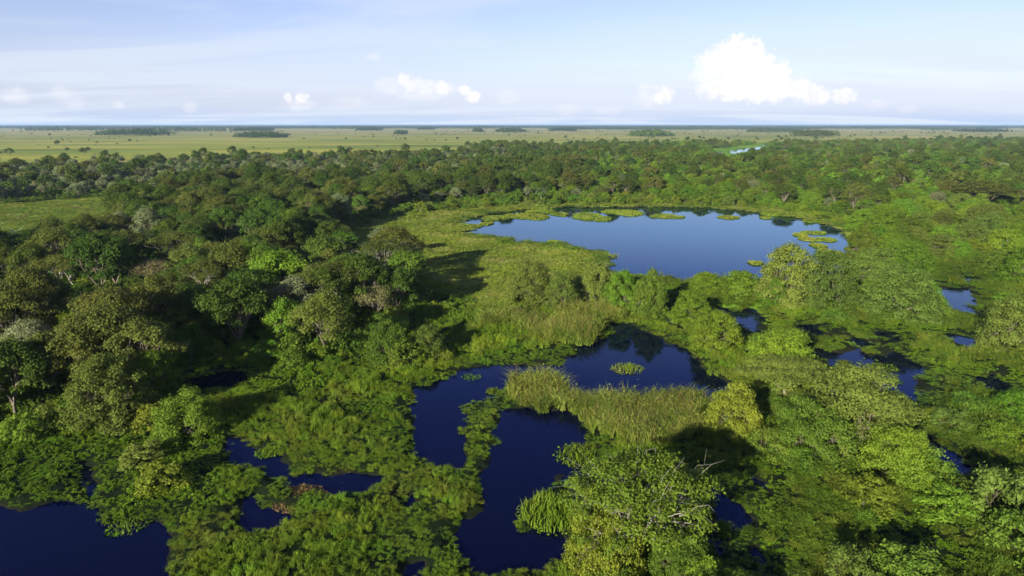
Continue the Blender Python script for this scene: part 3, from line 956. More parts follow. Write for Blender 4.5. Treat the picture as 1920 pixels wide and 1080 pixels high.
def fan_points(dmin, dmax, sp, half=0.80, extra=14, jitter=0.85):
    ys = np.arange(dmin, dmax, sp)
    out = []
    for yv in ys:
        w = yv * half + extra
        xs = np.arange(-w, w, sp)
        out.append(np.stack([xs + (rng.random(len(xs)) - 0.5) * sp * jitter, yv + (rng.random(len(xs)) - 0.5) * sp * jitter], 1))
    return np.vstack(out)

# ------------------------------------------------------------------ plant kinds
SP = {}


def species(key, n, leafm, barkm, H, spread, **kw):
    out = []
    for i in range(n):
        k = dict(kw)
        s = sum(ord(ch) for ch in key) * 7 + i * 131
        t, c = tree_meshes('%s_%d' % (key, i), leafm, barkm, seed=s, H=H, spread=spread, **k)
        out.append((t, c))
    SP[key] = dict(v=out, H=H, R=spread)


species('dark', 3, 'dark', 'bark', 13, 6.3, base_frac=0.20, n_limb=5, n_clump=34, clump_r=1.75, n_leaf=14000, leaf=0.43, top_flat=0.16, inner=0.2)
species('olive', 3, 'olive', 'bark', 13, 6.5, base_frac=0.25, n_limb=5, n_clump=36, clump_r=1.65, n_leaf=13000, leaf=0.40, top_flat=0.28, bare=1, gap=0.06, inner=0.2)
species('mid', 2, 'mid', 'bark', 12, 5.8, base_frac=0.18, n_limb=5, n_clump=32, clump_r=1.65, n_leaf=13500, leaf=0.41, top_flat=0.16, inner=0.2)
species('bright', 2, 'bright', 'bark', 10, 5.0, base_frac=0.15, n_limb=5, n_clump=30, clump_r=1.5, n_leaf=13000, leaf=0.38, top_flat=0.18, inner=0.2)
species('grey', 2, 'grey', 'bark', 12, 5.4, base_frac=0.18, n_limb=5, n_clump=34, clump_r=1.5, n_leaf=14000, leaf=0.35, top_flat=0.18, inner=0.2)
species('pale', 2, 'olive', 'pale', 14, 6.4, base_frac=0.46, n_limb=5, n_clump=26, clump_r=1.7, n_leaf=9000, leaf=0.35, top_flat=0.5, bare=2, trunk_r=0.28, lean=0.10, gap=0.1)
species('white', 1, 'dark', 'bone', 14, 8.5, base_frac=0.38, n_limb=6, n_clump=34, clump_r=1.9, n_leaf=8500, leaf=0.38, top_flat=0.5, bare=4, trunk_r=0.38, gap=0.2)
species('flat', 1, 'willow', 'bark', 9, 7.0, base_frac=0.45, n_limb=6, n_clump=44, clump_r=1.7, n_leaf=22000, leaf=0.31, top_flat=0.55, squash=0.5, inner=0.7)
species('willow', 1, 'willow', 'bark', 12, 5.4, base_frac=0.16, n_limb=5, n_clump=38, clump_r=1.6, n_leaf=15000, leaf=0.33, top_flat=0.18, inner=0.2)
species('dry', 1, 'dry', 'bark', 9, 4.5, base_frac=0.35, n_limb=5, n_clump=22, clump_r=1.6, n_leaf=4500, leaf=0.25, top_flat=0.4, bare=6, trunk_r=0.2)
species('yellow', 1, 'yellow', 'pale', 10, 7.0, base_frac=0.22, n_limb=7, n_clump=60, clump_r=1.25, n_leaf=23000, leaf=0.27, top_flat=0.25, bare=4, trunk_r=0.26, gap=0.26, squash=0.65)
species('dome_w', 3, 'willow', 'bark', 7, 5.5, base_frac=0.15, n_limb=6, n_clump=120, clump_r=1.15, n_leaf=32000, leaf=0.27, dome=True, inner=0.1, trunk_r=0.16)
species('dome_b', 3, 'bright', 'bark', 6, 4.6, base_frac=0.15, n_limb=6, n_clump=105, clump_r=1.00, n_leaf=28000, leaf=0.25, dome=True, inner=0.1, trunk_r=0.12)
species('dome_m', 2, 'mid', 'bark', 5, 4.2, base_frac=0.15, n_limb=6, n_clump=95, clump_r=0.95, n_leaf=26000, leaf=0.24, dome=True, inner=0.1, trunk_r=0.12)
species('dome_y', 2, 'yellow', 'bark', 5, 4.2, base_frac=0.15, n_limb=6, n_clump=90, clump_r=0.92, n_leaf=24000, leaf=0.23, dome=True, inner=0.1, trunk_r=0.12)
SP['palm'] = dict(v=[palm_mesh(5, 7.0, 22), palm_mesh(9, 6.0, 20)], H=9.0, R=2.8)

# light versions for the far mass of trees
LOW = []


def low(leafm, barkm, H, spread, seed, n_leaf=1300, leaf=1.0, **kw):
    LOW.append(joined_tree('far_tree_%d' % len(LOW), leafm, barkm, seed=seed, H=H, spread=spread, n_leaf=n_leaf, leaf=leaf, inner=0.15, **kw))


for s in (1, 2, 3):
    low('dark', 'bark', 13, 6.2, 300 + s, base_frac=0.14, n_limb=4, n_clump=20, clump_r=2.1, top_flat=0.2)       # 0-2
for s in (1, 2, 3):
    low('olive', 'bark', 12, 6.4, 320 + s, base_frac=0.18, n_limb=4, n_clump=20, clump_r=2.0, top_flat=0.3)      # 3-5
for s in (1, 2, 3):
    low('grey', 'bark', 8, 3.8, 340 + s, base_frac=0.30, n_limb=4, n_clump=11, clump_r=1.5, top_flat=0.3, n_leaf=800, leaf=0.8)   # 6-8
for s in (1, 2):
    low('mid', 'bark', 10, 5.4, 360 + s, base_frac=0.25, n_limb=4, n_clump=14, clump_r=1.9, top_flat=0.4)         # 9-10
for s in (1, 2):
    low('bright', 'bark', 7, 5.0, 380 + s, base_frac=0.15, n_limb=4, n_clump=26, clump_r=1.6, dome=True)          # 11-12
for s in (1,):
    low('dry', 'bark', 10, 5.0, 390 + s, base_frac=0.35, n_limb=4, n_clump=12, clump_r=1.7, n_leaf=500, leaf=0.7)  # 13
for s in (1, 2):
    low('mid', 'bark', 5, 4.6, 395 + s, base_frac=0.15, n_limb=4, n_clump=26, clump_r=1.4, dome=True)             # 14-15
LOW_H = [13] * 3 + [12] * 3 + [9] * 3 + [10] * 2 + [7] * 2 + [10] + [5] * 2
# finer versions of the same trees for the middle distance
N_LOW = len(LOW)
for (lm, H_, R_, sd_, kw_) in (('dark', 13, 6.2, 431, {}), ('dark', 13, 6.2, 432, {}), ('olive', 12, 6.4, 433, dict(gap=0.05)), ('mid', 10, 5.4, 434, {}),
                               ('grey', 9, 4.4, 435, {}), ('bright', 7, 5.0, 436, dict(dome=True)), ('mid', 5, 4.6, 437, dict(dome=True)), ('willow', 6, 5.0, 438, dict(dome=True))):
    low(lm, 'bark', H_, R_, sd_, n_leaf=6500, leaf=0.45, base_frac=0.18, n_limb=5, n_clump=40, clump_r=R_ * 0.27, top_flat=0.2, **kw_)
MID_OF = {'dark': (0, 1), 'olive': (2,), 'grey': (4,), 'mid': (3,), 'bright': (3, 5), 'dome_b': (5,), 'dome_m': (6,), 'dome_w': (7,), 'dry': (2,), 'pale': (2,), 'dome_y': (5,)}
FAR_OF = {'dark': (0, 1, 2), 'olive': (3, 4, 5), 'grey': (6, 7, 8), 'mid': (9, 10), 'bright': (9, 11), 'dome_b': (11, 12), 'dome_m': (14, 15),
          'dome_w': (14, 9), 'dry': (13,), 'pale': (3, 4), 'flat': (9,), 'palm': (11,), 'dome_y': (12,)}

PLACED = []      # (x, y, radius)


def place(spc, var, x, y, sxy, sz, rot, name, label, category, group=None, z=0.0):
    t, c = SP[spc]['v'][var % len(SP[spc]['v'])]
    root = bpy.data.objects.new(name, None)
    root.empty_display_size = 0.5
    COL.objects.link(root)
    root.location = (x, y, z)
    root.rotation_euler = (0, 0, rot)
    root.scale = (sxy, sxy, sz)
    root['label'] = label; root['category'] = category
    if group: root['group'] = group
    for nm, me in (('trunk', t), ('crown', c)):
        o = bpy.data.objects.new(nm, me)
        COL.objects.link(o)
        o.parent = root
    return root


def key(spc, var, x0, y0, x1, y1, name, label, category, dome=True, rot=None):
    cx = 0.5 * (x0 + x1); wpx = x1 - x0
    g = ground(cx, y1)
    dep = math.atan2(CAM_H, math.hypot(*g))
    by = y1 - (0.40 * wpx * math.sin(dep) if dome else 0.0)
    x, y = ground(cx, by)
    depth = y * math.cos(PITCH) + CAM_H * math.sin(PITCH)
    w = wpx * depth / FPX
    h = (by - y0) * depth / FPX / math.cos(dep)
    if dome:
        h = max(h, w * 0.35)
    s = SP[spc]
    place(spc, var, x, y, w / (2 * s['R']), h / s['H'], rng.random() * 6.28 if rot is None else rot, name, label, category)
    PLACED.append((x, y, w * 0.5))


key('yellow', 0, 1050, 880, 1345, 1125, 'broadleaf_tree', 'sprawling yellow-green tree with bare pale branches over the dark pool', 'tree', rot=0.4)
key('dome_y', 0, 1060, 960, 1210, 1110, 'shrub', 'bright yellow-green shrub leaning against the sprawling pale-branched tree', 'shrub')
key('dome_m', 1, 1215, 1010, 1330, 1120, 'shrub', 'dark leafy shrub in the shade beside the sprawling pale-branched tree', 'shrub')
key('pale', 0, 62, 476, 150, 560, 'pale_barked_tree', 'leaning white-trunked tree with thin olive crown in the dark wood', 'tree', False, 2.2)
key('pale', 1, 110, 474, 182, 556, 'pale_barked_tree', 'forked white-trunked tree with thin olive crown in the dark wood', 'tree', False, 0.5)
key('dry', 0, 250, 486, 338, 552, 'bare_tree', 'dry khaki-crowned tree with thin foliage in the dark wood', 'tree', False)
key('mid', 0, 334, 478, 400, 560, 'broadleaf_tree', 'slender fresh green tree with pale forked trunk in the dark wood', 'tree', False)
key('bright', 0, 465, 468, 590, 585, 'broadleaf_tree', 'broad bright green tree rising above the dark wood near the meadow', 'tree', False)
key('olive', 1, 585, 466, 660, 560, 'broadleaf_tree', 'olive tree between the broad bright green tree and the white-branched tree', 'tree', False)
key('white', 0, 655, 448, 785, 540, 'pale_barked_tree', 'big spreading tree with bare white limbs at the meadow edge', 'tree', False, 1.0)
key('willow', 0, 555, 545, 668, 672, 'broadleaf_tree', 'dense grey-green tree standing over the tall marsh grass', 'tree', False)
key('bright', 1, 500, 560, 575, 660, 'broadleaf_tree', 'fresh green tree beside the dense grey-green tree', 'tree', False)
key('olive', 2, 405, 540, 500, 640, 'broadleaf_tree', 'olive tree overhanging the dark edge of the small wood pond', 'tree', False)
key('dome_m', 0, 318, 612, 402, 690, 'shrub', 'leafy green shrub behind the small wood pond', 'shrub')
key('dome_w', 0, 135, 680, 285, 815, 'broadleaf_tree', 'rounded dull green tree standing over the broad-leaved water plants', 'tree')
key('dome_y', 1, 290, 745, 415, 835, 'shrub', 'khaki-green shrub beside the rounded dull green tree', 'shrub')
key('dome_m', 1, 690, 600, 775, 690, 'shrub', 'green bush at the corner of the wood above the marsh grass', 'shrub')
key('dome_w', 1, 770, 612, 835, 680, 'shrub', 'grey-green bush next to the tiny wood-edge pond', 'shrub')
key('dome_w', 2, 952, 494, 1040, 582, 'broadleaf_tree', 'grey-green domed tree in the bush row below the lake meadow', 'tree')
key('dome_w', 0, 1020, 515, 1085, 590, 'shrub', 'lower grey-green bush between the domed trees below the lake', 'shrub')
key('dome_w', 1, 1080, 494, 1155, 580, 'broadleaf_tree', 'olive domed tree next to the vivid green tree below the lake', 'tree')
key('dome_b', 0, 1130, 508, 1195, 590, 'broadleaf_tree', 'vivid bright green tree on the shore below the lake', 'tree')
key('dome_m', 0, 1180, 512, 1252, 600, 'broadleaf_tree', 'darker green domed tree just beside the vivid green tree', 'tree')
key('dome_b', 1, 1260, 548, 1332, 612, 'shrub', 'small round bright shrub between the lake shore and the channel', 'shrub')
key('dome_b', 2, 1293, 586, 1388, 668, 'shrub', 'large round bright shrub on the bank of the upper channel', 'shrub')
key('dome_w', 0, 1418, 468, 1530, 580, 'broadleaf_tree', 'big olive-green domed tree on the lake shore beside its twin', 'tree')
key('dome_w', 2, 1490, 478, 1598, 585, 'broadleaf_tree', 'big green domed tree with pale stem on the lake shore', 'tree')
key('dome_b', 0, 1430, 522, 1475, 580, 'shrub', 'bright lime shrub at the foot of the big olive-green domed tree', 'shrub')
key('dome_b', 1, 1350, 510, 1432, 560, 'shrub', 'low bright lime thicket on the bank in front of the lake', 'shrub')
key('dome_b', 2, 1285, 512, 1360, 556, 'shrub', 'low yellow-lime bush on the grassy bank in front of the lake', 'shrub')
key('dome_w', 1, 1622, 502, 1752, 612, 'broadleaf_tree', 'wide olive domed tree beside the weed-covered blue pond', 'tree')
key('dome_w', 2, 1590, 470, 1685, 545, 'broadleaf_tree', 'olive domed tree behind the wide domed tree at the lake corner', 'tree')
key('dome_m', 0, 1585, 425, 1640, 490, 'shrub', 'green bush overhanging the lake beside the grassy spit', 'shrub')
key('dome_w', 0, 1845, 560, 1965, 672, 'broadleaf_tree', 'dull green domed tree beside the thin sliver pond in the shrubland', 'tree')
key('dome_b', 1, 1400, 622, 1525, 712, 'broadleaf_tree', 'light green rounded tree beside the end of the channel', 'tree')
key('flat', 0, 1385, 676, 1550, 780, 'flat_crowned_tree', 'wide layered flat-topped tree between channel and weedy pond', 'tree')
key('dome_w', 2, 1500, 705, 1712, 870, 'shrub', 'huge spreading green thicket with grey twigs beside the weedy pond', 'shrub')
key('dome_m', 1, 1445, 760, 1590, 880, 'shrub', 'dark green thicket in front of the huge spreading thicket', 'shrub')
key('dry', 0, 1560, 725, 1690, 830, 'bare_tree', 'bare grey twiggy tree poking out of the huge thicket', 'tree')
key('dome_y', 0, 1318, 735, 1422, 835, 'shrub', 'yellowing shrub with hanging dead grass at the reed bed end', 'shrub')
key('dry', 0, 1740, 322, 1785, 348, 'bare_tree', 'white bare-limbed tree beside the small bright pond far in the shrubland', 'tree', False)
key('olive', 0, 1790, 340, 1900, 392, 'broadleaf_tree', 'wide brown-olive tree standing above the shrubland', 'tree', False)
key('palm', 0, 1002, 352, 1030, 382, 'palm_tree', 'lone tall palm on the wooded bank behind the lake', 'palm', False)
key('palm', 1, 20, 425, 60, 470, 'palm_tree', 'palm standing at the edge of the grassy clearing', 'palm', False)
key('palm', 0, 132, 556, 180, 600, 'palm_tree', 'palm with drooping fronds below the white-trunked trees', 'palm', False)
key('palm', 1, 0, 560, 44, 612, 'palm_tree', 'palm half hidden in the shaded wood', 'palm', False)

# nothing tall stands just in front of the white-limbed trees
for (px_, py_) in ((100, 556), (146, 556), (720, 535)):
    x_, y_ = ground(px_, py_)
    for t_ in (0.94, 0.89):
        PLACED.append((x_ * t_, y_ * t_, 4.5))

# ------------------------------------------------------------------ the mass of trees
def pick(px, py, n):
    """species for each tree from where it stands"""
    r = rng.random(n)
    out = np.full(n, 'dark', dtype=object)

    def fill(mask, table):
        acc = 0.0; left = mask.copy()
        for s, p in table:
            k = left & (r >= acc) & (r < acc + p); out[k] = s; acc += p
    grey = zone('grey_wood', px, py)
    right = (px > 1080 + (py - 330) * -1.2) & ~grey
    near = (py > 400) & (px < 900)
    cen = ~grey & ~right & ~near
    fill(near, [('dark', .40), ('olive', .30), ('mid', .12), ('grey', .06), ('bright', .07), ('pale', .04), ('dry', .01)])
    fill(grey, [('grey', .80), ('dark', .09), ('olive', .07), ('mid', .04)])
    fill(cen, [('dark', .42), ('olive', .20), ('grey', .16), ('mid', .16), ('bright', .06)])
    fill(right, [('dome_b', .34), ('dome_m', .30), ('mid', .10), ('dark', .07), ('olive', .05), ('grey', .03), ('bright', .09), ('dome_w', .02)])
    return out


def clear_of_placed(x, y, f=0.8, pad=1.0):
    ok = np.ones(len(x), bool)
    for (a, b, r_) in PLACED:
        ok &= np.hypot(x - a, y - b) > r_ * f + pad
    return ok


cand = []
for (d0, d1, sp) in ((60, 260, 5.1), (260, 700, 6.0), (700, 1750, 8.2)):
    p = fan_points(d0, d1, sp)
    px, py = project(p[:, 0], p[:, 1])
    jx = px + (fbm(p[:, 0] * 0.03, p[:, 1] * 0.03, 51) - 0.5) * 40
    jy = py + (fbm(p[:, 0] * 0.006, p[:, 1] * 0.006, 52) - 0.5) * np.clip((py - 232) * 0.22, 2, 24)
    k = zone('forest', jx, jy)
    for g in ('clearing', 'copse_gap', 'glade_a', 'glade_b', 'glade_c', 'river_bank'):
        k &= ~zone(g, jx, jy)
    openness = fbm(p[:, 0] * 0.012, p[:, 1] * 0.012, 53)
    right = px > 1150
    k &= (openness < 0.66) | (rng.random(len(px)) < 0.35)
    gw = zone('grey_wood', px, py)
    k &= ~(gw & (rng.random(len(px)) < 0.12))
    # fading edge towards the grassland
    top_y = np.interp(px, [0, 300, 440, 640, 870, 920, 1060, 1150, 1300, 1500, 1920], [308, 303, 297, 291, 284, 272, 279, 271, 268, 269, 262])
    k &= rng.random(len(px)) < np.clip(0.10 + (jy - top_y) / np.where(px < 900, 26.0, 12.0), 0.10, 1.0)
    cand.append(p[k])
cand = np.vstack(cand)
cand = cand[clear_of_placed(cand[:, 0], cand[:, 1], 0.75, 1.5)]
sd = shore(cand[:, 0], cand[:, 1])
cand = cand[sd > 2.5]
# lone trees and bushes of the wet shrubland
p = fan_points(45, 330, 7.6)
px, py = project(p[:, 0], p[:, 1])
k = zone('lush', px, py) & ~zone('forest', px, py)
k &= rng.random(len(px)) < np.where(py < 480, 0.66, np.where(py < 780, 0.62, 0.34))
p = p[k]
p = p[clear_of_placed(p[:, 0], p[:, 1], 0.9, 1.5)]
p = p[shore(p[:, 0], p[:, 1]) > 6.0]
wet = p
px, py = project(cand[:, 0], cand[:, 1])
kinds = pick(px, py, len(cand))
r = rng.random(len(wet))
wk = np.where(r < .42, 'dome_b', np.where(r < .72, 'dome_m', np.where(r < .92, 'dome_w', 'dome_y'))).astype(object)
allp = np.vstack([cand, wet]); allk = np.r_[kinds, wk]; iswet = np.r_[np.zeros(len(cand), bool), np.ones(len(wet), bool)]
dist = np.hypot(allp[:, 0], allp[:, 1])
APX, APY = project(allp[:, 0], allp[:, 1])
inview = (APX > -70) & (APX < 1990) & (APY < 1150)
order = np.argsort(dist)
is_shrub = np.array([k.startswith('dome') for k in allk])

LOOK = {'dark': ('broadleaf_tree', 'tree', 'dark green rounded tree'), 'olive': ('broadleaf_tree', 'tree', 'olive-brown open-crowned tree'),
        'mid': ('broadleaf_tree', 'tree', 'mid green leafy tree'), 'bright': ('broadleaf_tree', 'tree', 'bright green leafy tree'),
        'grey': ('broadleaf_tree', 'tree', 'grey-green pale-stemmed tree'), 'pale': ('pale_barked_tree', 'tree', 'white-limbed thin-crowned tree'),
        'dry': ('bare_tree', 'tree', 'dry twiggy khaki tree'), 'dome_b': ('shrub', 'shrub', 'bright green domed shrub'),
        'dome_m': ('shrub', 'shrub', 'deep green domed shrub'), 'dome_w': ('shrub', 'shrub', 'dull olive domed shrub'),
        'dome_y': ('shrub', 'shrub', 'yellow-green domed shrub')}


def where(px, py, wet_):
    if wet_:
        if py > 880: return 'in lush tangle past sprawling yellow-green tree'
        if py > 700: return 'in lush tangle by the huge thicket'
        if py > 560: return 'among the weedy shrubland ponds'
        if py > 500 and px > 1690: return 'around the weed-covered blue pond'
        if py < 440: return 'in shrubland above the lake corner'
        if px < 1700: return 'on lake bank behind wide domed tree'
        return 'in shrubland behind wide domed tree'
    if px < 330 and py > 690: return 'in wood by broad-leaved water plants'
    if px < 480 and py > 600: return 'in shaded wood by small wood pond'
    if px < 420 and 360 < py < 470: return 'around the grassy clearing'
    if py > 600: return 'at wood edge above marsh grass'
    if px < 330 and py > 470: return 'in dark wood near white-trunked trees'
    if px < 620 and py > 470: return 'in dark wood by broad bright tree'
    if px < 800 and py > 440: return 'at meadow edge near white-limbed tree'
    if px < 800: return 'in dark wood facing lake meadow'
    if px < 1200: return 'on wooded bank behind lake islets'
    if px < 1600: return 'on wooded bank behind open lake'
    return 'in shrubland beyond lake corner'


SHORT = {'dark': 'dark tree', 'olive': 'olive tree', 'mid': 'green tree', 'bright': 'bright tree', 'grey': 'grey-green tree', 'pale': 'white-limbed tree',
         'dry': 'dry tree', 'dome_b': 'bright shrub', 'dome_m': 'deep-green shrub', 'dome_w': 'olive shrub', 'dome_y': 'yellowish shrub'}
n_tree = n_shrub = 0
single = np.zeros(len(allp), bool)
for i in order:
    if not inview[i]:
        continue
    if is_shrub[i]:
        if n_shrub >= 280: continue
        n_shrub += 1
    else:
        if n_tree >= 280: continue
        n_tree += 1
    single[i] = True
    nm, cat, look = LOOK[allk[i]]
    x, y = allp[i]
    s = 0.44 + 0.44 * rng.random()
    if iswet[i]:
        s *= 1.05 if APY[i] > 780 else 1.4
    elif is_shrub[i]:
        s *= 1.25
    sz = s * (0.85 + 0.5 * rng.random())
    size = 'tall ' if sz > 0.85 else ('small ' if sz < 0.58 else '')
    wh = where(APX[i], APY[i], iswet[i])
    dd = np.hypot(allp[:, 0] - x, allp[:, 1] - y); dd[i] = 1e9
    j = int(np.argmin(dd))
    near_ = 'beside ' + SHORT[allk[j]] if dd[j] < 9.5 else 'standing apart'
    if s * 1.25 < sz: size = 'slender ' + size
    elif s > sz * 1.12: size = 'broad ' + size
    place(allk[i], int(rng.integers(0, 9)), x, y, s, sz, rng.random() * 6.28, nm, size + look + ' ' + wh + ', ' + near_, cat,
          ('shrubs ' if cat == 'shrub' else 'trees ') + wh)
    PLACED.append((x, y, 0.5))

rest = ~single & ~((dist < 230) & ~inview)
fp, fk = allp[rest], allk[rest]
fi = np.array([FAR_OF[k][rng.integers(0, len(FAR_OF[k]))] for k in fk])
fmid = np.hypot(fp[:, 0], fp[:, 1]) < 400
fi = np.array([N_LOW + MID_OF[k][rng.integers(0, len(MID_OF[k]))] if q_ else f_ for k, q_, f_ in zip(fk, fmid, fi)])
fs = 0.46 + 0.46 * rng.random(len(fp))
fz = fs * (0.85 + 0.5 * rng.random(len(fp)))
_, fpy = project(fp[:, 0], fp[:, 1])
scatter('forest', LOW, np.c_[fp, np.zeros(len(fp))], rng.random(len(fp)) * 6.28, np.stack([fs, fs, fz], 1), fi,
        'far woods and scrub reaching back to the open grassland')

# scattered bushes on the open grassland
p = np.stack([rng.uniform(-2600, 2600, 5200), rng.uniform(700, 3400, 5200)], 1)
px, py = project(p[:, 0], p[:, 1])
k = ~zone('forest', px, py) & (px > -60) & (px < 1980) & (fbm(p[:, 0] * 0.004, p[:, 1] * 0.004, 61) > 0.47) & (rng.random(len(p)) < np.where(px > 800, 0.9, 0.28))
p = p[k]
s = 0.3 + 0.55 * rng.random(len(p)) ** 2
scatter('scattered_bushes', LOW[0:3] + LOW[6:9] + LOW[14:16], np.c_[p, np.full(len(p), 0.2)], rng.random(len(p)) * 6.28,
        np.stack([s, s, s * 0.9], 1), rng.integers(0, 8, len(p)), 'tiny dark bushes dotted over the open grassland')

# ------------------------------------------------------------------ low plant cover
GP = {
    'grass': [grass_patch('marsh_grass_%d' % i, 500 + i, 300, 1.25, 0.5, 1.15, 0.060, 0.7, ['grass'], leafy=130, leaf=0.16) for i in range(4)],
    'lush': [grass_patch('lush_%d' % i, 520 + i, 220, 1.25, 0.8, 1.9, 0.07, 0.8, ['lush'], leafy=320, leaf=0.19) for i in range(4)],
    'hyac': [leaf_patch('water_plant_%d' % i, 540 + i, 430, 1.25, 0.95, 0.175, 'hyac') for i in range(4)],
    'reed': [grass_patch('reed_%d' % i, 560 + i, 230, 1.2, 1.3, 2.9, 0.07, 0.75, ['reed', 'brown'], leafy=60, leaf=0.2, stalks=4) for i in range(4)],
    'meadow': [grass_patch('meadow_%d' % i, 580 + i, 170, 1.3, 0.25, 0.6, 0.10, 0.8, ['meadow'], leafy=60, leaf=0.22) for i in range(4)],
    'under': [leaf_patch('undergrowth_%d' % i, 600 + i, 420, 1.4, 2.2, 0.26, 'mid', up=0.7, aspect=0.6) for i in range(4)],
}
cov = {k: [] for k in GP}
for (d0, d1, sp) in ((34, 80, 0.95), (80, 150, 1.3), (150, 230, 1.9), (230, 400, 2.8), (400, 560, 4.5)):
    p = fan_points(d0, d1, sp)
    px, py = project(p[:, 0], p[:, 1])
    k = (px > -80) & (px < 2000) & (py < 1180)
    p, px, py = p[k], px[k], py[k]
    w = np.clip(py - 300, 10, 400) * 0.10
    jx = px + (fbm(p[:, 0] * 0.12, p[:, 1] * 0.12, 71) - 0.5) * 2.2 * w
    jy = py + (fbm(p[:, 0] * 0.12, p[:, 1] * 0.12, 72) - 0.5) * 1.2 * w
    sdv = shore(p[:, 0], p[:, 1])
    strag = (sdv > -2.2) & (rng.random(len(p)) < 0.16 * np.exp(np.minimum(sdv, 0) / 0.8))
    strag |= (sdv < -0.8) & (p[:, 1] < 150) & (rng.random(len(p)) < 0.012)
    land = (sdv > 0.15) | strag
    size = sp / 1.05
    rnd = rng.random(len(p))
    gapm = rng.random(len(p)) < 0.16
    forest = zone('forest', jx, jy)
    typ = np.full(len(p), 'grass', dtype=object)
    typ[zone('lush', jx, jy)] = 'lush'
    typ[zone('meadow', jx, jy) & ~zone('bright_shore', jx, jy)] = 'meadow'
    typ[zone('bright_shore', jx, jy)] = 'lush'
    typ[zone('hyacinth', jx, jy)] = 'hyac'
    typ[(typ == 'lush') & (sdv < 3.0) & (fbm(p[:, 0] * 0.2, p[:, 1] * 0.2, 75) > 0.45)] = 'hyac'
    typ[(typ == 'grass') & (fbm(p[:, 0] * 0.10, p[:, 1] * 0.10, 76) > 0.62)] = 'hyac'
    typ[(typ == 'meadow') & (sdv < 5) & (fbm(p[:, 0] * 0.06, p[:, 1] * 0.06, 77) > 0.5)] = 'hyac'
    clr = zone('clearing', jx, jy) | zone('glade_a', jx, jy)
    typ[forest & ~clr] = 'under'
    typ[clr] = 'meadow'
    for q in ('reed_a', 'reed_b', 'reed_c'):
        typ[zone(q, jx, jy)] = 'reed'
    land &= ~((typ == 'under') & (rng.random(len(p)) < 0.55))
    land &= ~((typ == 'under') & (sdv < 0.3))
    lump = fbm(p[:, 0] * 0.22, p[:, 1] * 0.22, 73, 3)
    hs = 0.35 + 1.4 * lump ** 1.2
    ss = size * (0.8 + 0.45 * rng.random(len(p)))
    for q in GP:
        m = (typ == q) & land
        if q in ('lush', 'grass', 'hyac', 'reed'):
            m &= ~gapm
        if not m.any():
            continue
        zsc = {'grass': 1.0, 'lush': 1.05, 'hyac': 0.9, 'reed': 1.0, 'meadow': 0.9, 'under': 1.0}[q]
        h = hs[m] * zsc * (0.55 + 0.95 * rnd[m] ** 1.4)
        if q in ('reed',):
            h = 0.40 + 1.0 * lump[m]
        if q == 'meadow':
            h = 0.25 + 0.95 * lump[m]
        if q in ('lush', 'grass', 'hyac'):
            h = h * np.clip(0.30 + sdv[m] / 11.0, 0.30, 1.0)
        h = np.where(clr[m], h * 0.7, h)
        h = np.where(strag[m] & (sdv[m] < 0.15), h * 0.5, h)
        sxy = np.where(strag[m] & (sdv[m] < 0.15), ss[m] * np.where(sdv[m] < -0.8, 0.14, 0.2 + 0.3 * rng.random(m.sum())), ss[m])
        if q in ('lush', 'grass', 'hyac'):
            sxy = sxy * 0.68
        zz = np.where(sdv[m] < 0.15, -0.1, land_h(p[m, 0], p[m, 1], sdv[m]) - 0.06)
        cov[q].append(np.c_[p[m], zz, sxy, h])
# low mounded thickets that fill the wet shrubland, too many to tell apart
TH = [joined_tree('thicket_%d' % i, m, 'bark', seed=640 + i, H=2.6, spread=2.2, base_frac=0.1, n_limb=4, n_clump=34, clump_r=0.58, n_leaf=5200, leaf=0.21,
                  dome=True, inner=0.1, trunk_r=0.06) for i, m in enumerate(('bright', 'bright', 'mid', 'willow', 'yellow', 'mid'))]
tp = []
for (d0, d1, sp) in ((36, 130, 3.1), (130, 420, 4.0)):
    p = fan_points(d0, d1, sp)
    px, py = project(p[:, 0], p[:, 1])
    dens = fbm(p[:, 0] * 0.07, p[:, 1] * 0.07, 78, 3)
    k = zone('lush', px, py) & (px < 1990) & (rng.random(len(p)) < np.clip((dens - 0.30) * 3.0, 0.08, 0.92))
    k |= zone('bright_shore', px, py) & (rng.random(len(p)) < 0.5)
    k |= zone('hyacinth', px, py) & (px > -60) & (rng.random(len(p)) < 0.14)
    k &= ~zone('clearing', px, py)
    edge = zone('forest', px, py - 10) & ~zone('forest', px, py + 6)
    k |= edge & (px > -60) & (px < 1990) & (rng.random(len(p)) < 0.6)
    k |= (py > 560) & (py < 720) & (px > 640) & (px < 900) & ~zone('forest', px, py) & (rng.random(len(p)) < 0.14)
    k |= zone('forest', px, py) & (px > -60) & (px < 1990) & (p[:, 1] < 270) & (rng.random(len(p)) < 0.60)
    k &= ~zone('clearing', px, py + 4)
    p = p[k]
    tp.append(p[shore(p[:, 0], p[:, 1]) > 4.0])
tp = np.vstack(tp)
s = (0.6 + 0.95 * rng.random(len(tp))) * np.clip(0.6 + 0.6 * fbm(tp[:, 0] * 0.05, tp[:, 1] * 0.05, 79), 0.6, 1.2)
scatter('thicket', TH, np.c_[tp, np.zeros(len(tp))], rng.random(len(tp)) * 6.28, np.stack([s, s, s * (0.7 + 0.6 * rng.random(len(tp)))], 1),
        rng.integers(0, len(TH), len(tp)), 'low mounded green thickets crowding the wet shrubland')

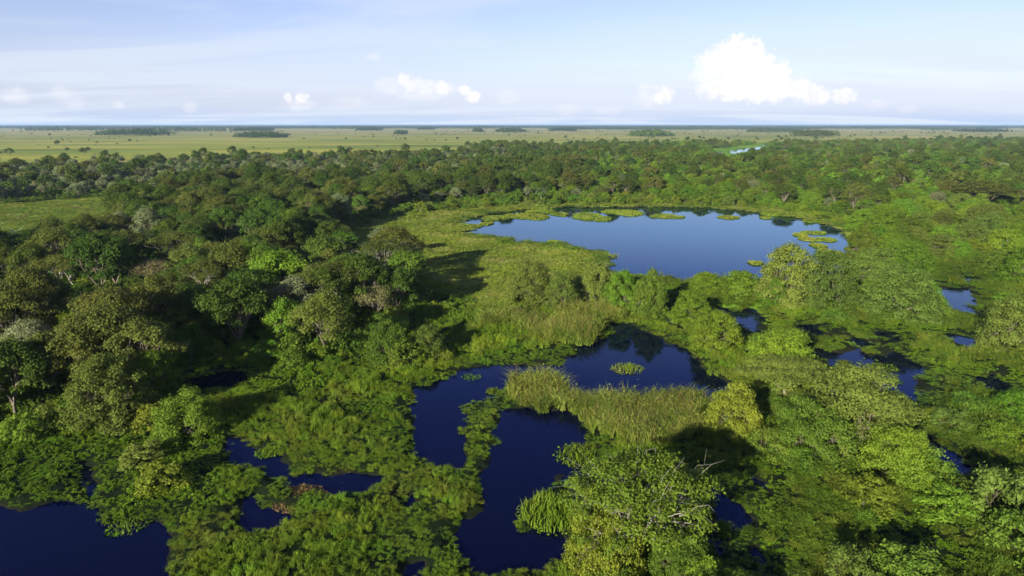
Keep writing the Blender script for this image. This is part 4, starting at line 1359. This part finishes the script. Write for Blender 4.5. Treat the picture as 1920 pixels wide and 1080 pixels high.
NAMES = {'grass': ('marsh_grass', 'tall green marsh grass spreading between the dark pools'),
         'lush': ('wetland_grass', 'lush bright green grass and creepers of the shrubland'),
         'hyac': ('water_plants', 'low broad-leaved water plants fringing the pools'),
         'reed': ('reeds', 'tall khaki reeds along the channel'),
         'meadow': ('meadow_grass', 'short yellow-green meadow grass round the lake'),
         'under': ('undergrowth', 'leafy undergrowth beneath the trees')}
for q, lst in cov.items():
    a = np.vstack(lst)
    n = len(a)
    sxy = a[:, 3]
    scatter(NAMES[q][0], GP[q], a[:, :3], rng.random(n) * 6.28, np.stack([sxy, sxy, a[:, 4] * np.clip(sxy, 0.7, 1.25) ** 0.5], 1),
            rng.integers(0, 4, n), NAMES[q][1], tilt=rng.normal(size=(n, 2)) * 0.05)

# ------------------------------------------------------------------ floating grass islets of the lake and tussocks in the pools
def islet(px, py, rx, ry, label, seed):
    r = np.random.default_rng(seed)
    cx, cy = ground(px, py)
    depth = cy * math.cos(PITCH) + CAM_H * math.sin(PITCH)
    ax = rx * depth / FPX
    ay = 0.42 * (ground(px, py - ry)[1] - ground(px, py + ry)[1])
    n = 40
    th = np.linspace(0, 2 * math.pi, n, endpoint=False)
    wob = 1 + 0.18 * np.sin(2 * th + r.random() * 6) + 0.13 * np.sin(3 * th + r.random() * 6) + 0.06 * np.sin(7 * th + r.random() * 6) + 0.04 * r.normal(size=n)
    V, F = [], []
    for j, (q, z) in enumerate(((1.03, -0.5), (1.0, 0.10), (0.9, 0.24), (0.5, 0.30))):
        for k in range(n):
            V.append((ax * q * wob[k] * math.cos(th[k]), ay * q * wob[k] * math.sin(th[k]), z))
    V.append((0, 0, 0.32))
    for j in range(3):
        for k in range(n):
            F.append((j * n + k, j * n + (k + 1) % n, (j + 1) * n + (k + 1) % n, (j + 1) * n + k))
    T = [(3 * n + k, 3 * n + (k + 1) % n, 4 * n) for k in range(n)]
    root = add_obj('grass_islet', mesh_from('grass_islet', V, [np.array(F), np.array(T)], [M['mat']], face_attr=np.full(len(F) + n, 0.4), smooth=True),
                   label=label, category='islet', group='floating grass islets in the lake', loc=(cx, cy, 0))
    nb = int(min(max(ax * ay * 3.14 * 5, 250), 3500))
    a = r.random(nb) * 2 * math.pi; q = r.random(nb) ** 0.5
    w = np.interp(a, np.r_[th, 2 * math.pi], np.r_[wob, wob[0]])
    x = ax * q * w * np.cos(a) * 1.02; y = ay * q * w * np.sin(a) * 1.02
    s = 0.6 + 0.5 * fbm(x * 0.3 + seed, y * 0.15, 81)
    z0 = np.interp(q, [0, 0.5, 0.9, 1.0], [0.3, 0.28, 0.22, 0.05])
    v, f = leaves(r, np.stack([x, y, z0 + 0.18 * s], 1), r.normal(size=(nb, 3)) * np.array([0.7, 0.7, 0.4]) + np.array([0, 0, 0.6]), 0.75 * s)
    edge = q > 0.88
    add_obj('grass', mesh_from('islet_grass', v, f, [M['mat']], face_attr=np.clip(s - 0.25 - 0.35 * edge + 0.25 * r.random(nb), 0, 1)), parent=root, kind='stuff')


for i, (px, py, rx, ry, lab) in enumerate([
    (860, 425, 34, 6.5, 'broad grass islet beside the tiny meadow pond'),
    (912, 420, 13, 2.6, 'small oval grass islet standing free in the open lake'),
    (928, 409, 24, 5, 'ragged grass islet at the shallow lake end'),
    (988, 406, 40, 6.5, 'long grass islet with a thin trailing tip'),
    (1050, 402, 15, 4, 'small grass islet between two long ones'),
    (1022, 396, 16, 5, 'narrow grass islet close under the reedy bank'),
    (1000, 397, 14, 3, 'tiny grass islet touching the reedy bank'),
    (1107, 407, 35, 8, 'largest rounded grass islet out in the lake'),
    (1172, 399, 33, 6.5, 'rounded grass islet behind the largest one'),
    (1250, 406, 32, 4, 'thin flat grass islet lying along the far bank'),
    (1366, 408, 17, 4, 'small flat grass islet in front of the tree reflections'),
    (1443, 403, 13, 3, 'tiny grass islet by the dark bank'),
    (1436, 409, 8, 2.2, 'tiniest grass islet by the dark bank'),
    (1527, 415, 20, 4, 'grass islet at the mouth of the lake corner'),
    (1527, 437, 20, 3, 'narrow grass islet above the grassy spit'),
    (1551, 450, 14, 4.5, 'small rounded islet beside the grassy spit'),
    (1501, 441, 14, 3, 'tip of the grassy spit reaching into the lake'),
    (1518, 449, 20, 4, 'middle of the grassy spit winding across the lake corner'),
    (1535, 462, 14, 5, 'narrow neck of the grassy spit'),
    (1565, 477, 28, 9, 'broad root of the grassy spit under the lakeside bushes'),
    (1417, 494, 11, 4, 'little grass islet beside the big olive-green domed tree'),
    (1040, 455, 13, 3, 'round tuft islet on the meadow side of the lake'),
]):
    islet(px, py, rx, ry, lab, 700 + i)


def tussock(px, py, wpx, h, mat, label, seed, n=260, lean=0.6):
    r = np.random.default_rng(seed)
    cx, cy = ground(px, py)
    depth = cy * math.cos(PITCH) + CAM_H * math.sin(PITCH)
    R = 0.5 * wpx * depth / FPX
    x, y, q = disc(r, n, R, 0.6)
    hh = h * (0.5 + 0.6 * r.random(n)) * (1.1 - 0.5 * q)
    v, fq, ft = blade_set(r, np.stack([x, y, np.full(n, -0.15)], 1), hh, 0.09 * (0.6 + 0.8 * r.random(n)), lean * (0.4 + r.random(n)))
    la = r.random(n)
    root = add_obj('grass_tussock', mesh_from('grass_tussock', v, [fq, ft], [M[mat]], face_attr=np.r_[la, la]), label=label, category='tussock', loc=(cx, cy, 0))
    m = int(n * 0.6)
    x, y, q = disc(r, m, R * 1.15, 0.5)
    v, f = leaves(r, np.stack([x, y, 0.05 + 0.35 * h * r.random(m) * (1 - q * 0.8)], 1), r.normal(size=(m, 3)) * 0.4 + np.array([0, 0, 1.0]), 0.26 * (0.6 + 0.8 * r.random(m)), 0.7)
    add_obj('leaves', mesh_from('tussock_leaves', v, f, [M[mat]], face_attr=r.random(m)), parent=root, kind='stuff')


tussock(1176, 692, 58, 1.1, 'grass', 'spiky grass tussock alone in the middle of the channel', 801)
tussock(1035, 965, 120, 2.3, 'grass', 'tall upright grass tussock growing from the long dark pool', 802, 700, 0.35)
tussock(1092, 855, 95, 1.2, 'grass', 'loose grassy tussock on the far edge of the long pool', 803, 520)
tussock(880, 672, 30, 0.9, 'grass', 'small tussock in the narrow end of the channel', 804, 150)
tussock(885, 708, 34, 0.4, 'hyac', 'flat floating weed patch in the narrow channel', 805, 160)
tussock(925, 735, 26, 1.0, 'grass', 'little tussock at the tip of the marsh tongue', 806, 140)
tussock(560, 935, 90, 0.8, 'brown', 'brown dead-stalk tussock beside the squarish dark pond', 807, 900)
tussock(500, 850, 40, 0.8, 'grass', 'ragged tussock standing in the forked dark pond', 808, 170)
tussock(240, 985, 70, 0.6, 'hyac', 'leafy water-plant tussock drifting off the backwater edge', 809, 240)
tussock(1660, 690, 46, 0.6, 'hyac', 'floating weed tussock in the weedy shrubland pond', 810, 220)
tussock(1668, 715, 40, 0.6, 'hyac', 'second floating weed tussock in the weedy pond by the huge thicket', 811, 200)

# ------------------------------------------------------------------ groves on the grassland and the far wooded horizon
def grove(px, py, wpx, hpx, dpx, label, seed, mat='far'):
    r = np.random.default_rng(seed)
    cx, cy = ground(px, py)
    w = wpx * 1.2 * cy / FPX; h = min(max(hpx * cy / FPX, 8.0), 19.0)
    d = min(max(ground(px, py - dpx)[1] - cy, 60.0), 900.0)
    n = int(min(max(w * d / 90.0, 16), 300))
    cen = np.stack([(r.random(n) - 0.5) * w, r.random(n) * d, np.zeros(n)], 1)
    keep = ((cen[:, 0] / (w * 0.5)) ** 2 + ((cen[:, 1] - d / 2) / (d * 0.5)) ** 2) < 0.75 + 0.5 * r.random(n)
    cen = cen[keep]
    V, F, A, k = [], [], [], 0
    for c in cen:
        m = 52
        hh = h * (0.8 + 0.75 * r.random()) * (1 - 0.55 * abs(2 * c[0] / w) ** 3); rr_ = 4.2 + 2.5 * r.random()
        dd = r.normal(size=(m, 3)); dd /= np.linalg.norm(dd, axis=1)[:, None]
        p = c + dd * np.array([rr_, rr_, hh * 0.38]) + np.array([0, 0, hh * 0.58])
        v, f = leaves(r, p, dd + np.array([0, 0, 0.4]), 2.6 * (0.6 + 0.7 * r.random(m)), 0.75)
        V.append(v); F.append(f + k); k += len(v); A.append(np.clip(0.25 + 0.5 * r.random() + 0.25 * r.random(m), 0, 1))
    add_obj('grove', mesh_from('grove', np.vstack(V), np.vstack(F), [M[mat]], face_attr=np.concatenate(A)), kind='stuff', label=label, loc=(cx, cy, 0.2))


for i, (px, py, w, h, d, lab) in enumerate([
    (60, 246.5, 116, 7, 2.0, 'long low grove on the grassland below the wooded skyline'),
    (213, 255.5, 96, 10, 2.5, 'dense dark grove in front of the long wooded strip'),
    (285, 248.5, 200, 8, 2.2, 'long wooded strip behind the dense dark grove'),
    (471, 259.0, 76, 9, 2.0, 'grove with one taller tree alone on the grassland'),
    (446, 247.0, 44, 6, 1.6, 'small grove behind the grove with the taller tree'),
    (640, 243.0, 60, 5, 1.6, 'thin far strip of trees on the grassland'),
    (676, 245.5, 30, 5, 1.5, 'short clump of trees on the grassland'),
    (743, 252.5, 19, 6, 1.5, 'tiny round clump of trees alone on the grassland'),
    (790, 243.5, 22, 4, 1.2, 'tiny far clump of trees on the grassland'),
    (892, 248.0, 15, 6, 1.5, 'tiny clump in front of a far wooded strip'),
    (890, 242.5, 62, 5, 1.4, 'far wooded strip behind the tiny clump'),
    (957, 248.5, 52, 6, 1.8, 'lens-shaped grove alone on the pale grassland'),
    (1060, 246.5, 42, 5, 1.5, 'low ragged grove on the pale grassland'),
    (1085, 243.5, 40, 4, 1.3, 'far low grove behind the ragged one'),
    (1232, 256.5, 68, 9, 2.2, 'green oval grove near the scrub margin'),
    (1300, 245.0, 230, 8, 2.2, 'widest wooded strip lying across the pale grassland'),
    (1480, 249.0, 82, 6, 1.8, 'low sparse grove on the pale grassland'),
    (1555, 256.5, 58, 9, 2.2, 'compact rounded grove near the scrub margin'),
    (1540, 243.0, 40, 4, 1.3, 'small far grove over the pale grassland'),
    (1690, 242.0, 34, 4, 1.2, 'distant slim grove over the pale grassland'),
    (1885, 248.5, 50, 5, 1.5, 'sparse bushy grove on the brownish grassland'),
]):
    grove(px, py, w, h, d, lab, 900 + i, 'dark' if py > 255 and px > 1100 else 'far')


def wood_block(seed):
    r = np.random.default_rng(seed)
    n = 46
    V, F, A, k = [], [], [], 0
    for _ in range(n):
        c = np.array([(r.random() - 0.5) * 150, (r.random() - 0.5) * 110, 0])
        m = 12; hh = 8 + 7 * r.random()
        dd = r.normal(size=(m, 3)); dd /= np.linalg.norm(dd, axis=1)[:, None]
        p = c + dd * np.array([8, 8, hh * 0.4]) + np.array([0, 0, hh * 0.55])
        v, f = leaves(r, p, dd + np.array([0, 0, 0.5]), 6.0 * (0.6 + 0.7 * r.random(m)), 0.8)
        V.append(v); F.append(f + k); k += len(v); A.append(np.clip(0.2 + 0.5 * r.random() + 0.3 * r.random(m), 0, 1))
    return mesh_from('wood_block_%d' % seed, np.vstack(V), np.vstack(F), [M['far']], face_attr=np.concatenate(A))


blocks = [wood_block(s) for s in (1, 2, 3)]
pp, sc = [], []
for (d0, d1, sp, sx, thr0, thr1) in ((4300, 9000, 130, 1.0, 0.58, 0.45), (9000, 18000, 330, 2.6, 0.45, 0.36), (18000, 45000, 900, 7.0, 0.36, 0.30)):
    p = fan_points(d0, d1, sp, half=0.82, extra=200)
    thr = thr0 + (thr1 - thr0) * (p[:, 1] - d0) / (d1 - d0)
    k = fbm(p[:, 0] / 1500.0, p[:, 1] / 700.0, 91, 4) > thr
    pp.append(p[k]); sc.append(np.tile([sx, sx, 1.0], (k.sum(), 1)))
pp = np.vstack(pp); sc = np.vstack(sc)
scatter('far_forest', blocks, np.c_[pp, np.full(len(pp), 0.2)], rng.random(len(pp)) * 6.28, sc, rng.integers(0, 3, len(pp)),
        'dark blue-green belt of far woods along the horizon')

# ------------------------------------------------------------------ air
def build_haze():
    s, z0, z1 = 70000.0, -2.6, 41.0
    V = [(-s, -s, z0), (s, -s, z0), (s, s, z0), (-s, s, z0), (-s, -s, z1), (s, -s, z1), (s, s, z1), (-s, s, z1)]
    F = [(3, 2, 1, 0), (4, 5, 6, 7), (0, 1, 5, 4), (1, 2, 6, 5), (2, 3, 7, 6), (3, 0, 4, 7)]
    m = bpy.data.materials.new('haze'); m.use_nodes = True
    nt = m.node_tree; nt.nodes.clear()
    out = N(nt, 'ShaderNodeOutputMaterial')
    pv = N(nt, 'ShaderNodeVolumePrincipled')
    pv.inputs['Color'].default_value = (0.50, 0.70, 1.0, 1)
    pv.inputs['Density'].default_value = 5.0e-5
    nt.links.new(pv.outputs[0], out.inputs['Volume'])
    add_obj('haze', mesh_from('haze', V, np.array(F), [m]), kind='stuff', label='thin bluish air over the whole plain')


build_haze()
